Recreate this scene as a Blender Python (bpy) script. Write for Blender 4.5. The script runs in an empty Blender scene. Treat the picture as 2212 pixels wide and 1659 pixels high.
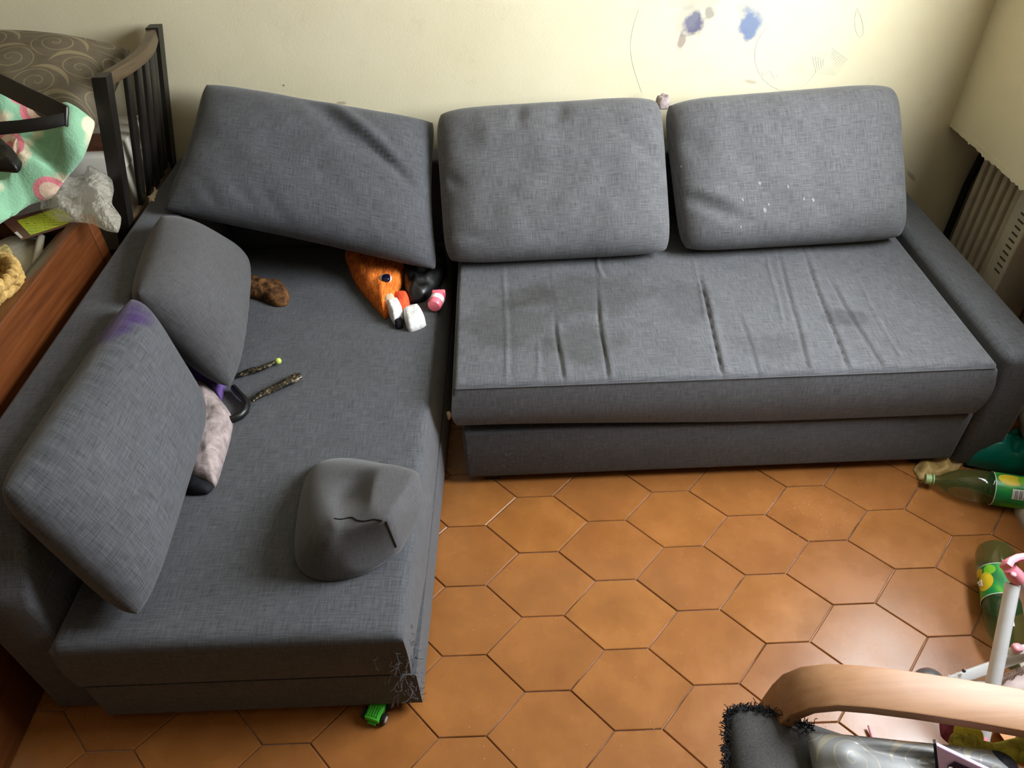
import bpy, bmesh, math, random
from mathutils import Vector, Matrix, noise

# ---------------------------------------------------------------- camera, world, light
F_PX, CX, CY = 1609.0, 1106.0, 829.5
CAM = Vector((-0.05631, -1.34206, 1.62619))
RR = Vector((0.999238, -0.027575, -0.027617))     # right
RD = Vector((-0.038968, -0.666224, -0.744733))    # down
RF = Vector((0.002136, 0.745242, -0.666791))      # forward
scene = bpy.context.scene
col = scene.collection
cam = bpy.data.objects.new('camera', bpy.data.cameras.new('camera'))
col.objects.link(cam)
cam.data.sensor_width = 36.0
cam.data.lens = F_PX / 2212.0 * 36.0
cam.data.clip_start = 0.02
M4 = Matrix.Identity(4)
for i in range(3):
    M4[i][0], M4[i][1], M4[i][2], M4[i][3] = RR[i], -RD[i], -RF[i], CAM[i]
cam.matrix_world = M4
scene.camera = cam
scene.view_settings.view_transform = 'Standard'
scene.view_settings.look = 'None'
scene.view_settings.gamma = 1.0
scene.view_settings.use_curve_mapping = False
scene.view_settings.exposure = -0.25

world = bpy.data.worlds.new('world'); scene.world = world
world.use_nodes = True
wb = world.node_tree.nodes['Background']
wb.inputs[0].default_value = (0.62, 0.78, 1.0, 1)
wb.inputs[1].default_value = 1.0

def area_light(name, loc, target, sx, sy, watts, color):
    d = bpy.data.lights.new(name, 'AREA'); d.shape = 'RECTANGLE'; d.size = sx; d.size_y = sy
    d.energy = watts; d.color = color
    o = bpy.data.objects.new(name, d); col.objects.link(o); o.location = loc
    o.rotation_euler = (Vector(target) - Vector(loc)).to_track_quat('-Z', 'Z').to_euler()
    return o
# daylight through the window in the right wall (opening y -0.60..0.38, z 0.98..2.1)
area_light('window_daylight', (1.62, -0.11, 1.56), (-0.2, -0.11, 0.75), 0.98, 1.1, 172, (0.91, 0.96, 1.0))
# added weak warm fill light, out of view (its shade is built below)
pl = bpy.data.lights.new('added_fill_light', 'POINT'); pl.energy = 1.5; pl.color = (1.0, 0.86, 0.62); pl.shadow_soft_size = 0.16
plo = bpy.data.objects.new('added_fill_light', pl); col.objects.link(plo); plo.location = (-0.9, -0.6, 2.2)

# ---------------------------------------------------------------- helpers
def at(x, y, axis, val):
    d = RR * ((x - CX) / F_PX) + RD * ((y - CY) / F_PX) + RF
    return CAM + d * ((val - CAM[axis]) / d[axis])
def Z(x, y, z): return at(x, y, 2, z)
V = Vector

def tag(o, label=None, cat=None, group=None, kind=None):
    if label: o['label'] = label
    if cat: o['category'] = cat
    if group: o['group'] = group
    if kind: o['kind'] = kind
    return o
def thing(name, label, cat, loc=(0, 0, 0), group=None):
    o = bpy.data.objects.new(name, None); col.objects.link(o); o.location = loc
    o.empty_display_size = 0.05
    return tag(o, label, cat, group)
def auto_uv(me):
    uvl = me.uv_layers.new(name='UVMap').data
    for p in me.polygons:
        n = p.normal; a = [abs(c) for c in n]; k = a.index(max(a))
        for li in p.loop_indices:
            c = me.vertices[me.loops[li].vertex_index].co
            uvl[li].uv = ((c.y, c.z), (c.x, c.z), (c.x, c.y))[k]
def mesh(name, verts, faces, mat, parent=None, smooth=True, uvs=None, angle=None):
    me = bpy.data.meshes.new(name)
    me.from_pydata([tuple(v) for v in verts], [], faces)
    bm = bmesh.new(); bm.from_mesh(me); bmesh.ops.recalc_face_normals(bm, faces=bm.faces); bm.to_mesh(me); bm.free()
    if uvs:
        uvl = me.uv_layers.new(name='UVMap').data
        for l in me.loops: uvl[l.index].uv = uvs[l.vertex_index]
    else:
        auto_uv(me)
    for p in me.polygons: p.use_smooth = smooth
    if smooth and angle: me.set_sharp_from_angle(angle=math.radians(angle))
    return link(name, me, mat, parent)
def link(name, me, mat, parent=None):
    if mat and not me.materials: me.materials.append(mat)
    o = bpy.data.objects.new(name, me); col.objects.link(o)
    if parent:
        o.parent = parent
        o.matrix_parent_inverse = Matrix.Translation(-parent.location)
    return o
def boxes(name, bxs, mat, parent=None, bevel=0.0, seg=2, smooth=True):
    """bxs: list of (x0,x1,y0,y1,z0,z1) joined in one mesh"""
    bm = bmesh.new()
    for b in bxs:
        vs = [bm.verts.new((b[i], b[2 + j], b[4 + k])) for i in (0, 1) for j in (0, 1) for k in (0, 1)]
        for f in ((0, 1, 3, 2), (4, 6, 7, 5), (0, 4, 5, 1), (2, 3, 7, 6), (0, 2, 6, 4), (1, 5, 7, 3)):
            bm.faces.new([vs[i] for i in f])
    bmesh.ops.recalc_face_normals(bm, faces=bm.faces)
    if bevel: bmesh.ops.bevel(bm, geom=bm.edges[:], offset=bevel, segments=seg, affect='EDGES', profile=0.5)
    me = bpy.data.meshes.new(name); bm.to_mesh(me); bm.free(); auto_uv(me)
    for p in me.polygons: p.use_smooth = smooth and bevel > 0
    if bevel: me.set_sharp_from_angle(angle=math.radians(50))
    return link(name, me, mat, parent)
def hull8(name, p, mat, parent=None, bevel=0.0, seg=2):
    """p: 4 bottom corners then 4 top corners in the same order"""
    bm = bmesh.new(); vs = [bm.verts.new(q) for q in p]
    for f in ((3, 2, 1, 0), (4, 5, 6, 7), (0, 1, 5, 4), (1, 2, 6, 5), (2, 3, 7, 6), (3, 0, 4, 7)):
        bm.faces.new([vs[i] for i in f])
    bmesh.ops.recalc_face_normals(bm, faces=bm.faces)
    if bevel: bmesh.ops.bevel(bm, geom=bm.edges[:], offset=bevel, segments=seg, affect='EDGES', profile=0.5)
    me = bpy.data.meshes.new(name); bm.to_mesh(me); bm.free(); auto_uv(me)
    for q in me.polygons: q.use_smooth = bevel > 0
    if bevel: me.set_sharp_from_angle(angle=math.radians(50))
    return link(name, me, mat, parent)
def tube(name, path, r, mat, parent=None, seg=10, flat=None, close=False):
    """tube along a polyline; r number or list; flat = (a, b) scales of the section"""
    path = [V(q) for q in path]; n = len(path)
    rs = r if isinstance(r, (list, tuple)) else [r] * n
    vs, fs, uv = [], [], []; up = None; L = 0
    for i in range(n):
        t = (path[min(i + 1, n - 1)] - path[max(i - 1, 0)]).normalized()
        if up is None:
            up = V((0, 0, 1)) if abs(t.z) < .9 else V((0, 1, 0))
        s = t.cross(up).normalized(); up = s.cross(t).normalized()
        if i: L += (path[i] - path[i - 1]).length
        for k in range(seg):
            a = 2 * math.pi * k / seg
            fa, fb = flat or (1, 1)
            vs.append(path[i] + s * math.cos(a) * rs[i] * fa + up * math.sin(a) * rs[i] * fb); uv.append((k / seg * .1, L))
    for i in range(n - 1):
        for k in range(seg):
            fs.append((i * seg + k, i * seg + (k + 1) % seg, (i + 1) * seg + (k + 1) % seg, (i + 1) * seg + k))
    fs.append(tuple(range(seg))); fs.append(tuple((n - 1) * seg + k for k in range(seg)))
    return mesh(name, vs, fs, mat, parent, True, uv, 60)
def band(name, path, side, w, t, mat, parent=None, bevel=0.004):
    """flat strip: path (list of points), side vector = width direction, w width, t thickness"""
    path = [V(q) for q in path]; side = V(side).normalized(); n = len(path)
    bm = bmesh.new(); rows = []
    for i in range(n):
        tg = (path[min(i + 1, n - 1)] - path[max(i - 1, 0)]).normalized(); nn = tg.cross(side).normalized()
        rows.append([bm.verts.new(path[i] + side * (a * w / 2) + nn * (b * t / 2)) for a, b in ((-1, -1), (1, -1), (1, 1), (-1, 1))])
    for i in range(n - 1):
        for k in range(4):
            bm.faces.new((rows[i][k], rows[i][(k + 1) % 4], rows[i + 1][(k + 1) % 4], rows[i + 1][k]))
    bm.faces.new(rows[0]); bm.faces.new(rows[-1])
    bmesh.ops.recalc_face_normals(bm, faces=bm.faces)
    if bevel:
        es = [e for e in bm.edges if len(e.link_faces) == 2 and e.calc_face_angle() > 0.9]
        bmesh.ops.bevel(bm, geom=es, offset=bevel, segments=2, affect='EDGES', profile=0.5)
    me = bpy.data.meshes.new(name); bm.to_mesh(me); bm.free(); auto_uv(me)
    for q in me.polygons: q.use_smooth = True
    me.set_sharp_from_angle(angle=math.radians(40))
    return link(name, me, mat, parent)
def nz(p, s=1.0, seed=0.0):
    return noise.noise(V((p[0] * s + seed * 7.3, p[1] * s - seed * 3.1, (p[2] if len(p) > 2 else 0) * s + seed * 1.7)))
def smoothstep(a, b, x):
    t = min(1, max(0, (x - a) / (b - a))); return t * t * (3 - 2 * t)
def cushion(name, TL, TR, BR, BL, T, mat, p=5.0, q=0.5, nu=56, nv=44, disp=None, corner=0.06, concave=0.0, seed=1, amp=0.004, parent=None, back=1.0):
    TL, TR, BR, BL = map(V, (TL, TR, BR, BL))
    N = ((TR - TL) + (BR - BL)).cross((TL - BL) + (TR - BR)).normalized()
    w = ((TR - TL).length + (BR - BL).length) / 2; h = ((TL - BL).length + (TR - BR).length) / 2
    def mid(u, v):
        a, b = (u + 1) / 2, (v + 1) / 2
        return (BL * (1 - a) + BR * a) * (1 - b) + (TL * (1 - a) + TR * a) * b
    vs, fs, uv = [], [], []
    grids = []
    for side in (1, -1):
        g = []
        for j in range(nv + 1):
            row = []
            for i in range(nu + 1):
                s, t = -1 + 2 * i / nu, -1 + 2 * j / nv
                u, v = math.sin(s * math.pi / 2) * .55 + s * .45, math.sin(t * math.pi / 2) * .55 + t * .45
                if side == -1 and (i in (0, nu) or j in (0, nv)):
                    row.append(grids[0][j][i]); continue
                e = (max(0, 1 - abs(u) ** p) * max(0, 1 - abs(v) ** p)) ** q
                uu = u * (1 - corner * abs(v) ** 8) * (1 - concave * (1 - v * v) * abs(u) ** 3)
                vv = v * (1 - corner * abs(u) ** 8) * (1 - concave * (1 - u * u) * abs(v) ** 3)
                m = mid(uu, vv)
                hh = T / 2 * e * side * (back if side < 0 else 1)
                if side > 0 and disp: hh += disp(u, v) * min(1, e * 1.5)
                hh += amp * nz((u * w * 7, v * h * 7, 0), 1, seed) * e * side
                row.append(len(vs)); vs.append(m + N * hh); uv.append((u * w / 2 + seed * .37, v * h / 2 + (0 if side > 0 else 1)))
            g.append(row)
        grids.append(g)
        for j in range(nv):
            for i in range(nu):
                f = (g[j][i], g[j][i + 1], g[j + 1][i + 1], g[j + 1][i])
                if len(set(f)) == 4: fs.append(f)
    return mesh(name, vs, fs, mat, parent, True, uv)
def mound(name, rim, H, mat, parent=None, rings=14, per=6, expo=2.0, amp=0.01, freq=18.0, seed=1, droop=0.0, tilt=None, fold=None):
    """lumpy soft body over a rim polygon (list of 3D points); real volume with a closed underside"""
    rim = [V(q) for q in rim]; n0 = len(rim); pts = []
    for i in range(n0):                                   # Catmull-Rom resample of the rim
        a, b, c, d = rim[i - 1], rim[i], rim[(i + 1) % n0], rim[(i + 2) % n0]
        for k in range(per):
            t = k / per
            cr = 0.5 * ((2 * b) + (c - a) * t + (2 * a - 5 * b + 4 * c - d) * t * t + (3 * b - a - 3 * c + d) * t ** 3)
            pts.append(b.lerp(c, t) * .45 + cr * .55)
    n = len(pts); C = sum(pts, V()) / n
    vs, fs = [], []
    for r in range(rings + 1):
        f = 1 - r / (rings + 1)
        for k in range(n):
            q = C + (pts[k] - C) * (1 - (1 - f) ** 1.25)
            rho = 1 - (1 - f) ** 1.25
            e = (1 - rho ** (expo * 2)) ** .5
            z = H * e + amp * nz(q, freq, seed) * min(1, e * 1.4) + amp * .4 * nz(q, freq * 2.7, seed + 3) * min(1, e * 1.4)
            if fold: z += fold(q) * min(1, e * 1.3)
            vs.append(q + V((0, 0, z)))
    vs.append(C + V((0, 0, H + amp * nz(C, freq, seed) + (fold(C) if fold else 0)))); top = len(vs) - 1
    for r in range(rings):
        for k in range(n):
            fs.append((r * n + k, r * n + (k + 1) % n, (r + 1) * n + (k + 1) % n, (r + 1) * n + k))
    for k in range(n): fs.append((rings * n + k, rings * n + (k + 1) % n, top))
    b0 = len(vs)
    for k in range(n): vs.append(C + (pts[k] - C) * .93 + V((0, 0, -0.004)))
    for k in range(n): fs.append((k, b0 + k, b0 + (k + 1) % n, (k + 1) % n))
    fs.append(tuple(b0 + k for k in range(n)))
    return mesh(name, vs, fs, mat, parent)
def lathe(name, prof, origin, axis, mat, parent=None, seg=40, cap=True, arc=None):
    """prof: list of (distance along axis, radius)"""
    axis = V(axis).normalized(); s = axis.cross(V((0, 0, 1))).normalized(); t = s.cross(axis)
    vs, fs, uv = [], [], []
    for d, r in prof:
        for k in range(seg):
            a = 2 * math.pi * k / seg
            vs.append(V(origin) + axis * d + (s * math.cos(a) + t * math.sin(a)) * r); uv.append((k / seg, d))
    n = len(prof)
    for i in range(n - 1):
        for k in range(seg): fs.append((i * seg + k, i * seg + (k + 1) % seg, (i + 1) * seg + (k + 1) % seg, (i + 1) * seg + k))
    if cap: fs.append(tuple(range(seg))); fs.append(tuple((n - 1) * seg + k for k in range(seg)))
    return mesh(name, vs, fs, mat, parent, True, uv, 50)
def ellipsoid(name, c, r, mat, parent=None, rot=None, p=2.0, seg=20, rings=12):
    """superellipsoid"""
    vs, fs = [], []
    def sp(a, e): return math.copysign(abs(a) ** e, a)
    e = 2.0 / p
    for i in range(rings + 1):
        th = -math.pi / 2 + math.pi * i / rings
        for k in range(seg):
            ph = 2 * math.pi * k / seg
            q = V((r[0] * sp(math.cos(th), e) * sp(math.cos(ph), e), r[1] * sp(math.cos(th), e) * sp(math.sin(ph), e), r[2] * sp(math.sin(th), e)))
            if rot: q = rot @ q
            vs.append(V(c) + q)
    for i in range(rings):
        for k in range(seg): fs.append((i * seg + k, i * seg + (k + 1) % seg, (i + 1) * seg + (k + 1) % seg, (i + 1) * seg + k))
    o = mesh(name, vs, fs, mat, parent)
    bm = bmesh.new(); bm.from_mesh(o.data); bmesh.ops.remove_doubles(bm, verts=bm.verts, dist=1e-5); bmesh.ops.recalc_face_normals(bm, faces=bm.faces); bm.to_mesh(o.data); bm.free()
    return o
def rotz(a): return Matrix.Rotation(math.radians(a), 3, 'Z')

# ---------------------------------------------------------------- materials
class NT:
    def __init__(self, name):
        self.m = bpy.data.materials.new(name); self.m.use_nodes = True
        self.t = self.m.node_tree; self.b = self.t.nodes['Principled BSDF']
    def n(self, typ, **kw):
        nd = self.t.nodes.new(typ)
        for k, v in kw.items():
            if k.startswith('i_'): nd.inputs[int(k[2:])].default_value = v
            else: setattr(nd, k, v)
        return nd
    def l(self, a, b): self.t.links.new(a, b)
    def math(self, op, a, b=None, clamp=False):
        nd = self.n('ShaderNodeMath', operation=op, use_clamp=clamp)
        for i, x in enumerate((a, b)):
            if x is None: continue
            if isinstance(x, (int, float)): nd.inputs[i].default_value = x
            else: self.l(x, nd.inputs[i])
        return nd.outputs[0]
    def noise(self, vec, scale, detail=2.0, rough=.5, mapscale=None, dist=0.0):
        if mapscale:
            mp = self.n('ShaderNodeMapping'); mp.inputs['Scale'].default_value = mapscale; self.l(vec, mp.inputs['Vector']); vec = mp.outputs[0]
        nd = self.n('ShaderNodeTexNoise'); nd.inputs['Scale'].default_value = scale; nd.inputs['Detail'].default_value = detail
        nd.inputs['Roughness'].default_value = rough; nd.inputs['Distortion'].default_value = dist
        self.l(vec, nd.inputs['Vector']); return nd.outputs['Fac']
    def ramp(self, fac, stops, interp='LINEAR'):
        nd = self.n('ShaderNodeValToRGB'); cr = nd.color_ramp; cr.interpolation = interp
        while len(cr.elements) < len(stops): cr.elements.new(.5)
        for e, (p, c) in zip(cr.elements, stops): e.position = p; e.color = (*c, 1) if len(c) == 3 else c
        self.l(fac, nd.inputs[0]); return nd.outputs[0]
    def rng(self, x, a, b, c=0.0, d=1.0):
        nd = self.n('ShaderNodeMapRange'); nd.clamp = True
        self.l(x, nd.inputs[0])
        for i, v in enumerate((a, b, c, d)): nd.inputs[1 + i].default_value = v
        return nd.outputs[0]
    def mix(self, fac, a, b, mode='MIX'):
        nd = self.n('ShaderNodeMix', data_type='RGBA', blend_type=mode)
        for sock, x in ((nd.inputs[0], fac), (nd.inputs[6], a), (nd.inputs[7], b)):
            if isinstance(x, (int, float)): sock.default_value = x
            elif isinstance(x, tuple): sock.default_value = (*x, 1) if len(x) == 3 else x
            else: self.l(x, sock)
        return nd.outputs[2]
    def coord(self, kind='Object'): return self.n('ShaderNodeTexCoord').outputs[kind]
    def spot(self, vec, c, r, wob=.5, wscale=30.0, soft=.35, rot=0.0):
        """1 inside an uneven ellipse round c (a stain with a shape of its own)"""
        mp = self.n('ShaderNodeMapping', vector_type='TEXTURE')
        mp.inputs['Location'].default_value = c; mp.inputs['Scale'].default_value = r; mp.inputs['Rotation'].default_value = (0, rot, 0) if r[1] > 50 else (0, 0, rot)
        self.l(vec, mp.inputs['Vector'])
        nn = self.n('ShaderNodeTexNoise'); nn.inputs['Scale'].default_value = wscale; nn.inputs['Detail'].default_value = 4; self.l(vec, nn.inputs['Vector'])
        ln = self.n('ShaderNodeVectorMath', operation='LENGTH'); self.l(mp.outputs[0], ln.inputs[0])
        x = self.math('ADD', ln.outputs['Value'], self.math('MULTIPLY', self.math('SUBTRACT', nn.outputs['Fac'], .5), wob * 2))
        return self.rng(x, 1.0, 1.0 - soft)
    def bump(self, h, strength=.2, dist=.002):
        nd = self.n('ShaderNodeBump'); nd.inputs['Strength'].default_value = strength; nd.inputs['Distance'].default_value = dist
        self.l(h, nd.inputs['Height']); self.l(nd.outputs[0], self.b.inputs['Normal'])
    def col(self, c):
        s = self.b.inputs['Base Color']
        if isinstance(c, tuple): s.default_value = (*c, 1)
        else: self.l(c, s)
    def set(self, rough=.6, spec=.5, metal=0.0, **kw):
        self.b.inputs['Roughness'].default_value = rough; self.b.inputs['Specular IOR Level'].default_value = spec; self.b.inputs['Metallic'].default_value = metal
        for k, v in kw.items(): self.b.inputs[k].default_value = v
        return self.m
def plain(name, c, rough=.5, var=.12, scale=25.0, spec=.4, metal=0.0, **kw):
    t = NT(name); f = t.noise(t.coord(), scale, 3)
    t.col(t.mix(t.rng(f, .3, .7), tuple(x * (1 - var) for x in c), tuple(min(1, x * (1 + var)) for x in c)))
    return t.set(rough, spec, metal, **kw)

def fabric(name, dark, light, stains=(), tint=None, weave=1.0):
    t = NT(name); uv = t.coord('UV'); ob = t.coord('Object')
    a = t.noise(uv, 1.0, 3, .6, (400 * weave, 24 * weave, 1)); b = t.noise(uv, 1.0, 3, .6, (24 * weave, 400 * weave, 1))
    fine = t.noise(uv, 900 * weave, 2, .7)
    w = t.math('ADD', t.math('ADD', t.math('MULTIPLY', a, .42), t.math('MULTIPLY', b, .42)), t.math('MULTIPLY', fine, .16))
    c = t.ramp(w, [(.34, dark), (.5, tuple((x + y) / 2 for x, y in zip(dark, light))), (.66, light)])
    big = t.noise(ob, 5.0, 4, .6)
    c = t.mix(t.rng(big, .35, .75, 0, .35), c, t.mix(1.0, c, (.62, .60, .58), 'MULTIPLY'))
    for (ctr, r, k, colr) in stains:
        s = t.spot(ob, ctr, r, .6, 13.0, .4)
        c = t.mix(t.math('MULTIPLY', s, k), c, t.mix(1.0, c, colr, 'MULTIPLY'))
    t.col(c); t.bump(w, .35, .0015)
    t.b.inputs['Sheen Weight'].default_value = .15
    return t.set(.92, .15)
FD, FL = (.034, .035, .039), (.113, .117, .129)
M = {}
M['fab'] = fabric('grey_fabric', FD, FL)
M['fab_seat_lit'] = fabric('grey_seat_fabric_lit', (.040, .041, .045), (.135, .138, .150), [  # same sofa fabric, base lightened for the brighter light on the seat; real stains
    ((-.06, .30, .38), (.16, .13, 9), .6, (.55, .53, .47)), ((.17, .42, .38), (.22, .12, 9), .6, (.55, .52, .48)),
    ((.14, .20, .38), (.12, .10, 9), .5, (.5, .48, .42)), ((.45, .35, .38), (.10, .12, 9), .4, (.55, .5, .48)), ((.86, .26, .38), (.07, .05, 9), .6, (.5, .47, .5)),
    ((.0, .42, .38), (.10, .06, 9), .55, (.5, .5, .42)), ((.62, .15, .38), (.12, .06, 9), .35, (.55, .52, .5))])
M['fab_lit'] = fabric('grey_fabric_lit', (.046, .046, .049), (.152, .152, .160))  # lighter copy of the sofa fabric, window light put into the colour
M['fab_stain'] = fabric('grey_cushion_fabric_violet_stain', FD, FL, [(tuple(Z(252, 690, .64)), (.07, .10, .08), .9, (.60, .25, 1.15))])
M['fab_smooth'] = fabric('grey_brown_cover_fabric', (.048, .047, .050), (.105, .103, .108), weave=1.4)

def terracotta():
    t = NT('terracotta_tile'); ob = t.coord('Object'); oi = t.n('ShaderNodeObjectInfo')
    va = t.n('ShaderNodeVectorMath', operation='ADD'); t.l(ob, va.inputs[0])
    sc = t.n('ShaderNodeVectorMath', operation='SCALE'); t.l(oi.outputs['Location'], sc.inputs[0]); sc.inputs['Scale'].default_value = 3.7
    t.l(sc.outputs[0], va.inputs[1]); v = va.outputs[0]
    f1 = t.noise(v, 7, 4, .6); f2 = t.noise(v, 60, 3, .6)
    c = t.ramp(f1, [(.3, (.235, .088, .021)), (.55, (.31, .120, .028)), (.75, (.38, .152, .038))])
    c = t.mix(t.rng(oi.outputs['Random'], 0, 1, 0, .35), c, (.21, .074, .025))
    c = t.mix(t.rng(f2, .45, .8, 0, .25), c, (.26, .10, .04))
    t.col(c); t.bump(f2, .12, .001)
    t.l(t.rng(f1, .3, .8, .22, .34), t.b.inputs['Roughness']); t.b.inputs['Specular IOR Level'].default_value = .32
    return t.m
M['tile'] = terracotta()
t = NT('grout'); f = t.noise(t.coord(), 9, 3); t.col(t.ramp(f, [(.35, (.07, .04, .03)), (.6, (.42, .27, .22))])); M['grout'] = t.set(.9, .2)

def wallmat(name, base, spots=True):
    t = NT(name); ob = t.coord()
    f = t.noise(ob, 3, 4, .6); g = t.noise(ob, 120, 3, .6)
    c = t.mix(t.rng(f, .3, .75), base, tuple(x * y for x, y in zip(base, (.93, .91, .86))))
    c = t.mix(t.rng(t.noise(ob, 14, 5, .7), .58, .8, 0, .35), c, tuple(x * y for x, y in zip(base, (.72, .68, .58))))
    if spots:
        # children's blue paint prints, smears and scuffs on the plaster
        for ctr, r, k, colr, rt, wob in (
            ((.524, .985, .937), (.034, 99, .044), .9, (.075, .08, .17), .5, .9), ((.495, .985, .89), (.016, 99, .028), .7, (.22, .16, .16), .3, .8),
            ((.500, .985, .95), (.040, 99, .055), .35, (.26, .26, .30), .4, 1.0), ((.692, .985, .93), (.036, 99, .055), .9, (.09, .14, .30), -.1, .8),
            ((.70, .985, .95), (.050, 99, .075), .35, (.26, .32, .42), .0, 1.1), ((.566, .985, .968), (.022, 99, .02), .6, (.12, .12, .15), 0, 1.3),
            ((.665, .985, .972), (.03, 99, .02), .35, (.25, .27, .32), 0, 1.3), ((.52, .985, .995), (.08, 99, .022), .3, (.3, .28, .26), 0, 1.2),
            ((.73, .985, .762), (.030, 99, .008), .55, (.33, .27, .22), .3, 1.3), ((.86, .985, .80), (.04, 99, .02), .18, (.4, .38, .34), 0, 1.2),
            ((-.55, .985, .745), (.018, 99, .006), .6, (.3, .2, .14), 0, 1.0), ((-.715, .985, .806), (.005, 99, .004), .8, (.25, .17, .1), 0, .6),
            ((1.335, .985, .425), (.035, 99, .008), .5, (.18, .16, .12), .8, 1.2)):
            s = t.spot(ob, ctr, r, wob * .55, 45.0, .4, rt)
            c = t.mix(t.math('MULTIPLY', s, k), c, colr)
    t.col(c); t.bump(g, .12, .003)
    return t.set(.85, .25)
CREAM = (.72, .66, .475)
M['wall'] = wallmat('cream_plaster', CREAM)
M['wall_plain'] = wallmat('cream_plaster_plain', CREAM, False)
M['ceil'] = plain('ceiling_paint', (.60, .56, .45), .9)
M['wall_dim'] = plain('low_bounce_plaster', (.26, .19, .11), .9)  # colour of the unseen walls, set dark to weaken bounce light
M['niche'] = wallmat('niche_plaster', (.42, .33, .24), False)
M['white_paint'] = plain('white_paint', (.75, .74, .70), .5, .05)

def wood(name, c1, c2, axis=0, rough=.4, scale=1.0):
    t = NT(name); ob = t.coord()
    s = [60 * scale] * 3; s[axis] = 3 * scale
    f = t.noise(ob, 1.0, 4, .6, tuple(s), .4); g = t.noise(ob, 1.0, 3, .6, tuple(x * 3 for x in s))
    c = t.ramp(f, [(.3, c1), (.7, c2)]); c = t.mix(t.rng(g, .5, .8, 0, .3), c, tuple(x * .6 for x in c1))
    t.col(c); t.bump(g, .05, .001)
    return t.set(rough, .45)
M['chest'] = wood('reddish_brown_wood', (.075, .020, .005), (.14, .042, .011), 1, .33)
M['chest_dark'] = wood('dark_brown_wood', (.07, .022, .008), (.11, .035, .012), 1, .4)
M['birch'] = wood('birch_veneer', (.29, .135, .055), (.37, .19, .09), 0, .5)
M['blackwood'] = wood('black_brown_wood', (.006, .005, .004), (.013, .010, .008), 2, .42)
M['blackwood_worn'] = wood('worn_black_brown_wood', (.045, .030, .016), (.10, .065, .032), 1, .35)
M['black_leather'] = plain('black_leather', (.006, .006, .006), .38, .2, 60, .45)
M['black_cloth'] = plain('black_cloth', (.008, .008, .011), .8, .3, 40, .2)
M['void'] = plain('dark_recess', (.004, .004, .004), .9)

# ---------------------------------------------------------------- setting
YW, XW = 0.985, 1.402
floor = mesh('floor', [(-2.6, -2.7, -.004), (1.75, -2.7, -.004), (1.75, 1.0, -.004), (-2.6, 1.0, -.004)], [(0, 1, 2, 3)], M['grout'], None, False)
tag(floor, 'terracotta floor laid with elongated hexagonal tiles', 'floor', kind='structure')
SC = .276; TW, TE, TH = SC, SC * .3708, SC * .6756
def tile_mesh():
    def ring(ins, z):
        k = 1 - ins / (TH / 2)
        w, e, h = TW / 2 * k, TE / 2 * k, TH / 2 * k
        return [(-w, 0, z), (-e, -h, z), (e, -h, z), (w, 0, z), (e, h, z), (-e, h, z)]
    vs = ring(.0011, -.004) + ring(.0011, -.0014) + ring(.0026, 0)
    fs = [tuple(range(12, 18))]
    for r in (0, 6):
        for k in range(6): fs.append((r + k, r + (k + 1) % 6, r + 6 + (k + 1) % 6, r + 6 + k))
    me = bpy.data.meshes.new('tile'); me.from_pydata(vs, [], fs); me.materials.append(M['tile']); me.update()
    return me
tm = tile_mesh(); rnd = random.Random(4); rest = []
for c in range(-11, 10):
    for k in range(-5, 16):
        x = c * (TW + TE) / 2; y = -(k + (.5 if c % 2 == 0 else 1.0)) * TH
        if x < -1.75 or x > 1.72 or y > .98 or y < -2.65: continue
        hz = rnd.uniform(-.0006, .0004); tx, ty = rnd.uniform(-.002, .002), rnd.uniform(-.002, .002)
        vis = y < .16 and y > -1.0 and x > -1.25 and x < 1.5
        if vis:
            o = bpy.data.objects.new('tile', tm); col.objects.link(o); o.parent = floor
            o.location = (x, y, hz); o.rotation_euler = (tx, ty, 0)
        else: rest.append((x, y, hz))
vs, fs = [], []
base_v = [v.co.copy() for v in tm.vertices]; base_f = [tuple(p.vertices) for p in tm.polygons]
for (x, y, z) in rest:
    b = len(vs); vs += [v + V((x, y, z)) for v in base_v]; fs += [tuple(i + b for i in f) for f in base_f]
tag(mesh('tile_field', vs, fs, M['tile'], floor, False), kind='stuff')

def struct(o): o['kind'] = 'structure'; return o
wbk = tag(struct(boxes('wall_back', [(-2.6, 1.75, YW, YW + .12, -.02, 2.6)], M['wall'])), 'cream plaster wall with blue paint smears behind the sofa', 'wall')
# faint pencil scribbles drawn on the plaster
M['pencil'] = plain('faint_pencil', (.56, .515, .385), .8)
for pts in ([(1380 - 18 * math.sin(i * .35), 20 + 18 * i) for i in range(11)], [(1880 - 30 * math.cos(i * .45) - 7 * i, 20 + 60 * math.sin(i * .4)) for i in range(9)],
            [(1700 + 70 * math.cos(2.2 + i * .28), 120 - 95 * math.sin(2.2 + i * .28) * .8) for i in range(14)], [(1790 + 24 * math.cos(i * 1.25) * (.5 + .05 * i), 135 + 22 * math.sin(i * 1.25) * (.5 + .04 * i)) for i in range(26)],
            [(1645 + 4 * i, 155 + 8 * math.sin(i * 1.1) + i) for i in range(10)]):
    tube('pencil_line', [at(x, y, 1, YW - .0002) for x, y in pts], .0007, M['pencil'], wbk, 4)
# right wall: overhangs the radiator niche, window opening further along
wr = [(XW, XW + .26, -2.7, -.60, .60, 2.6), (XW, XW + .26, .38, YW, .60, 2.6), (XW, XW + .26, -.60, .38, .60, .98), (XW, XW + .26, -.60, .38, 2.1, 2.6)]
w = boxes('wall_right', wr, M['wall_plain']); tag(struct(w), 'cream plaster wall above the radiator niche', 'wall')
boxes('niche_back', [(XW + .25, XW + .30, -2.7, YW, -.02, .62)], M['niche'], w)
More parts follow.
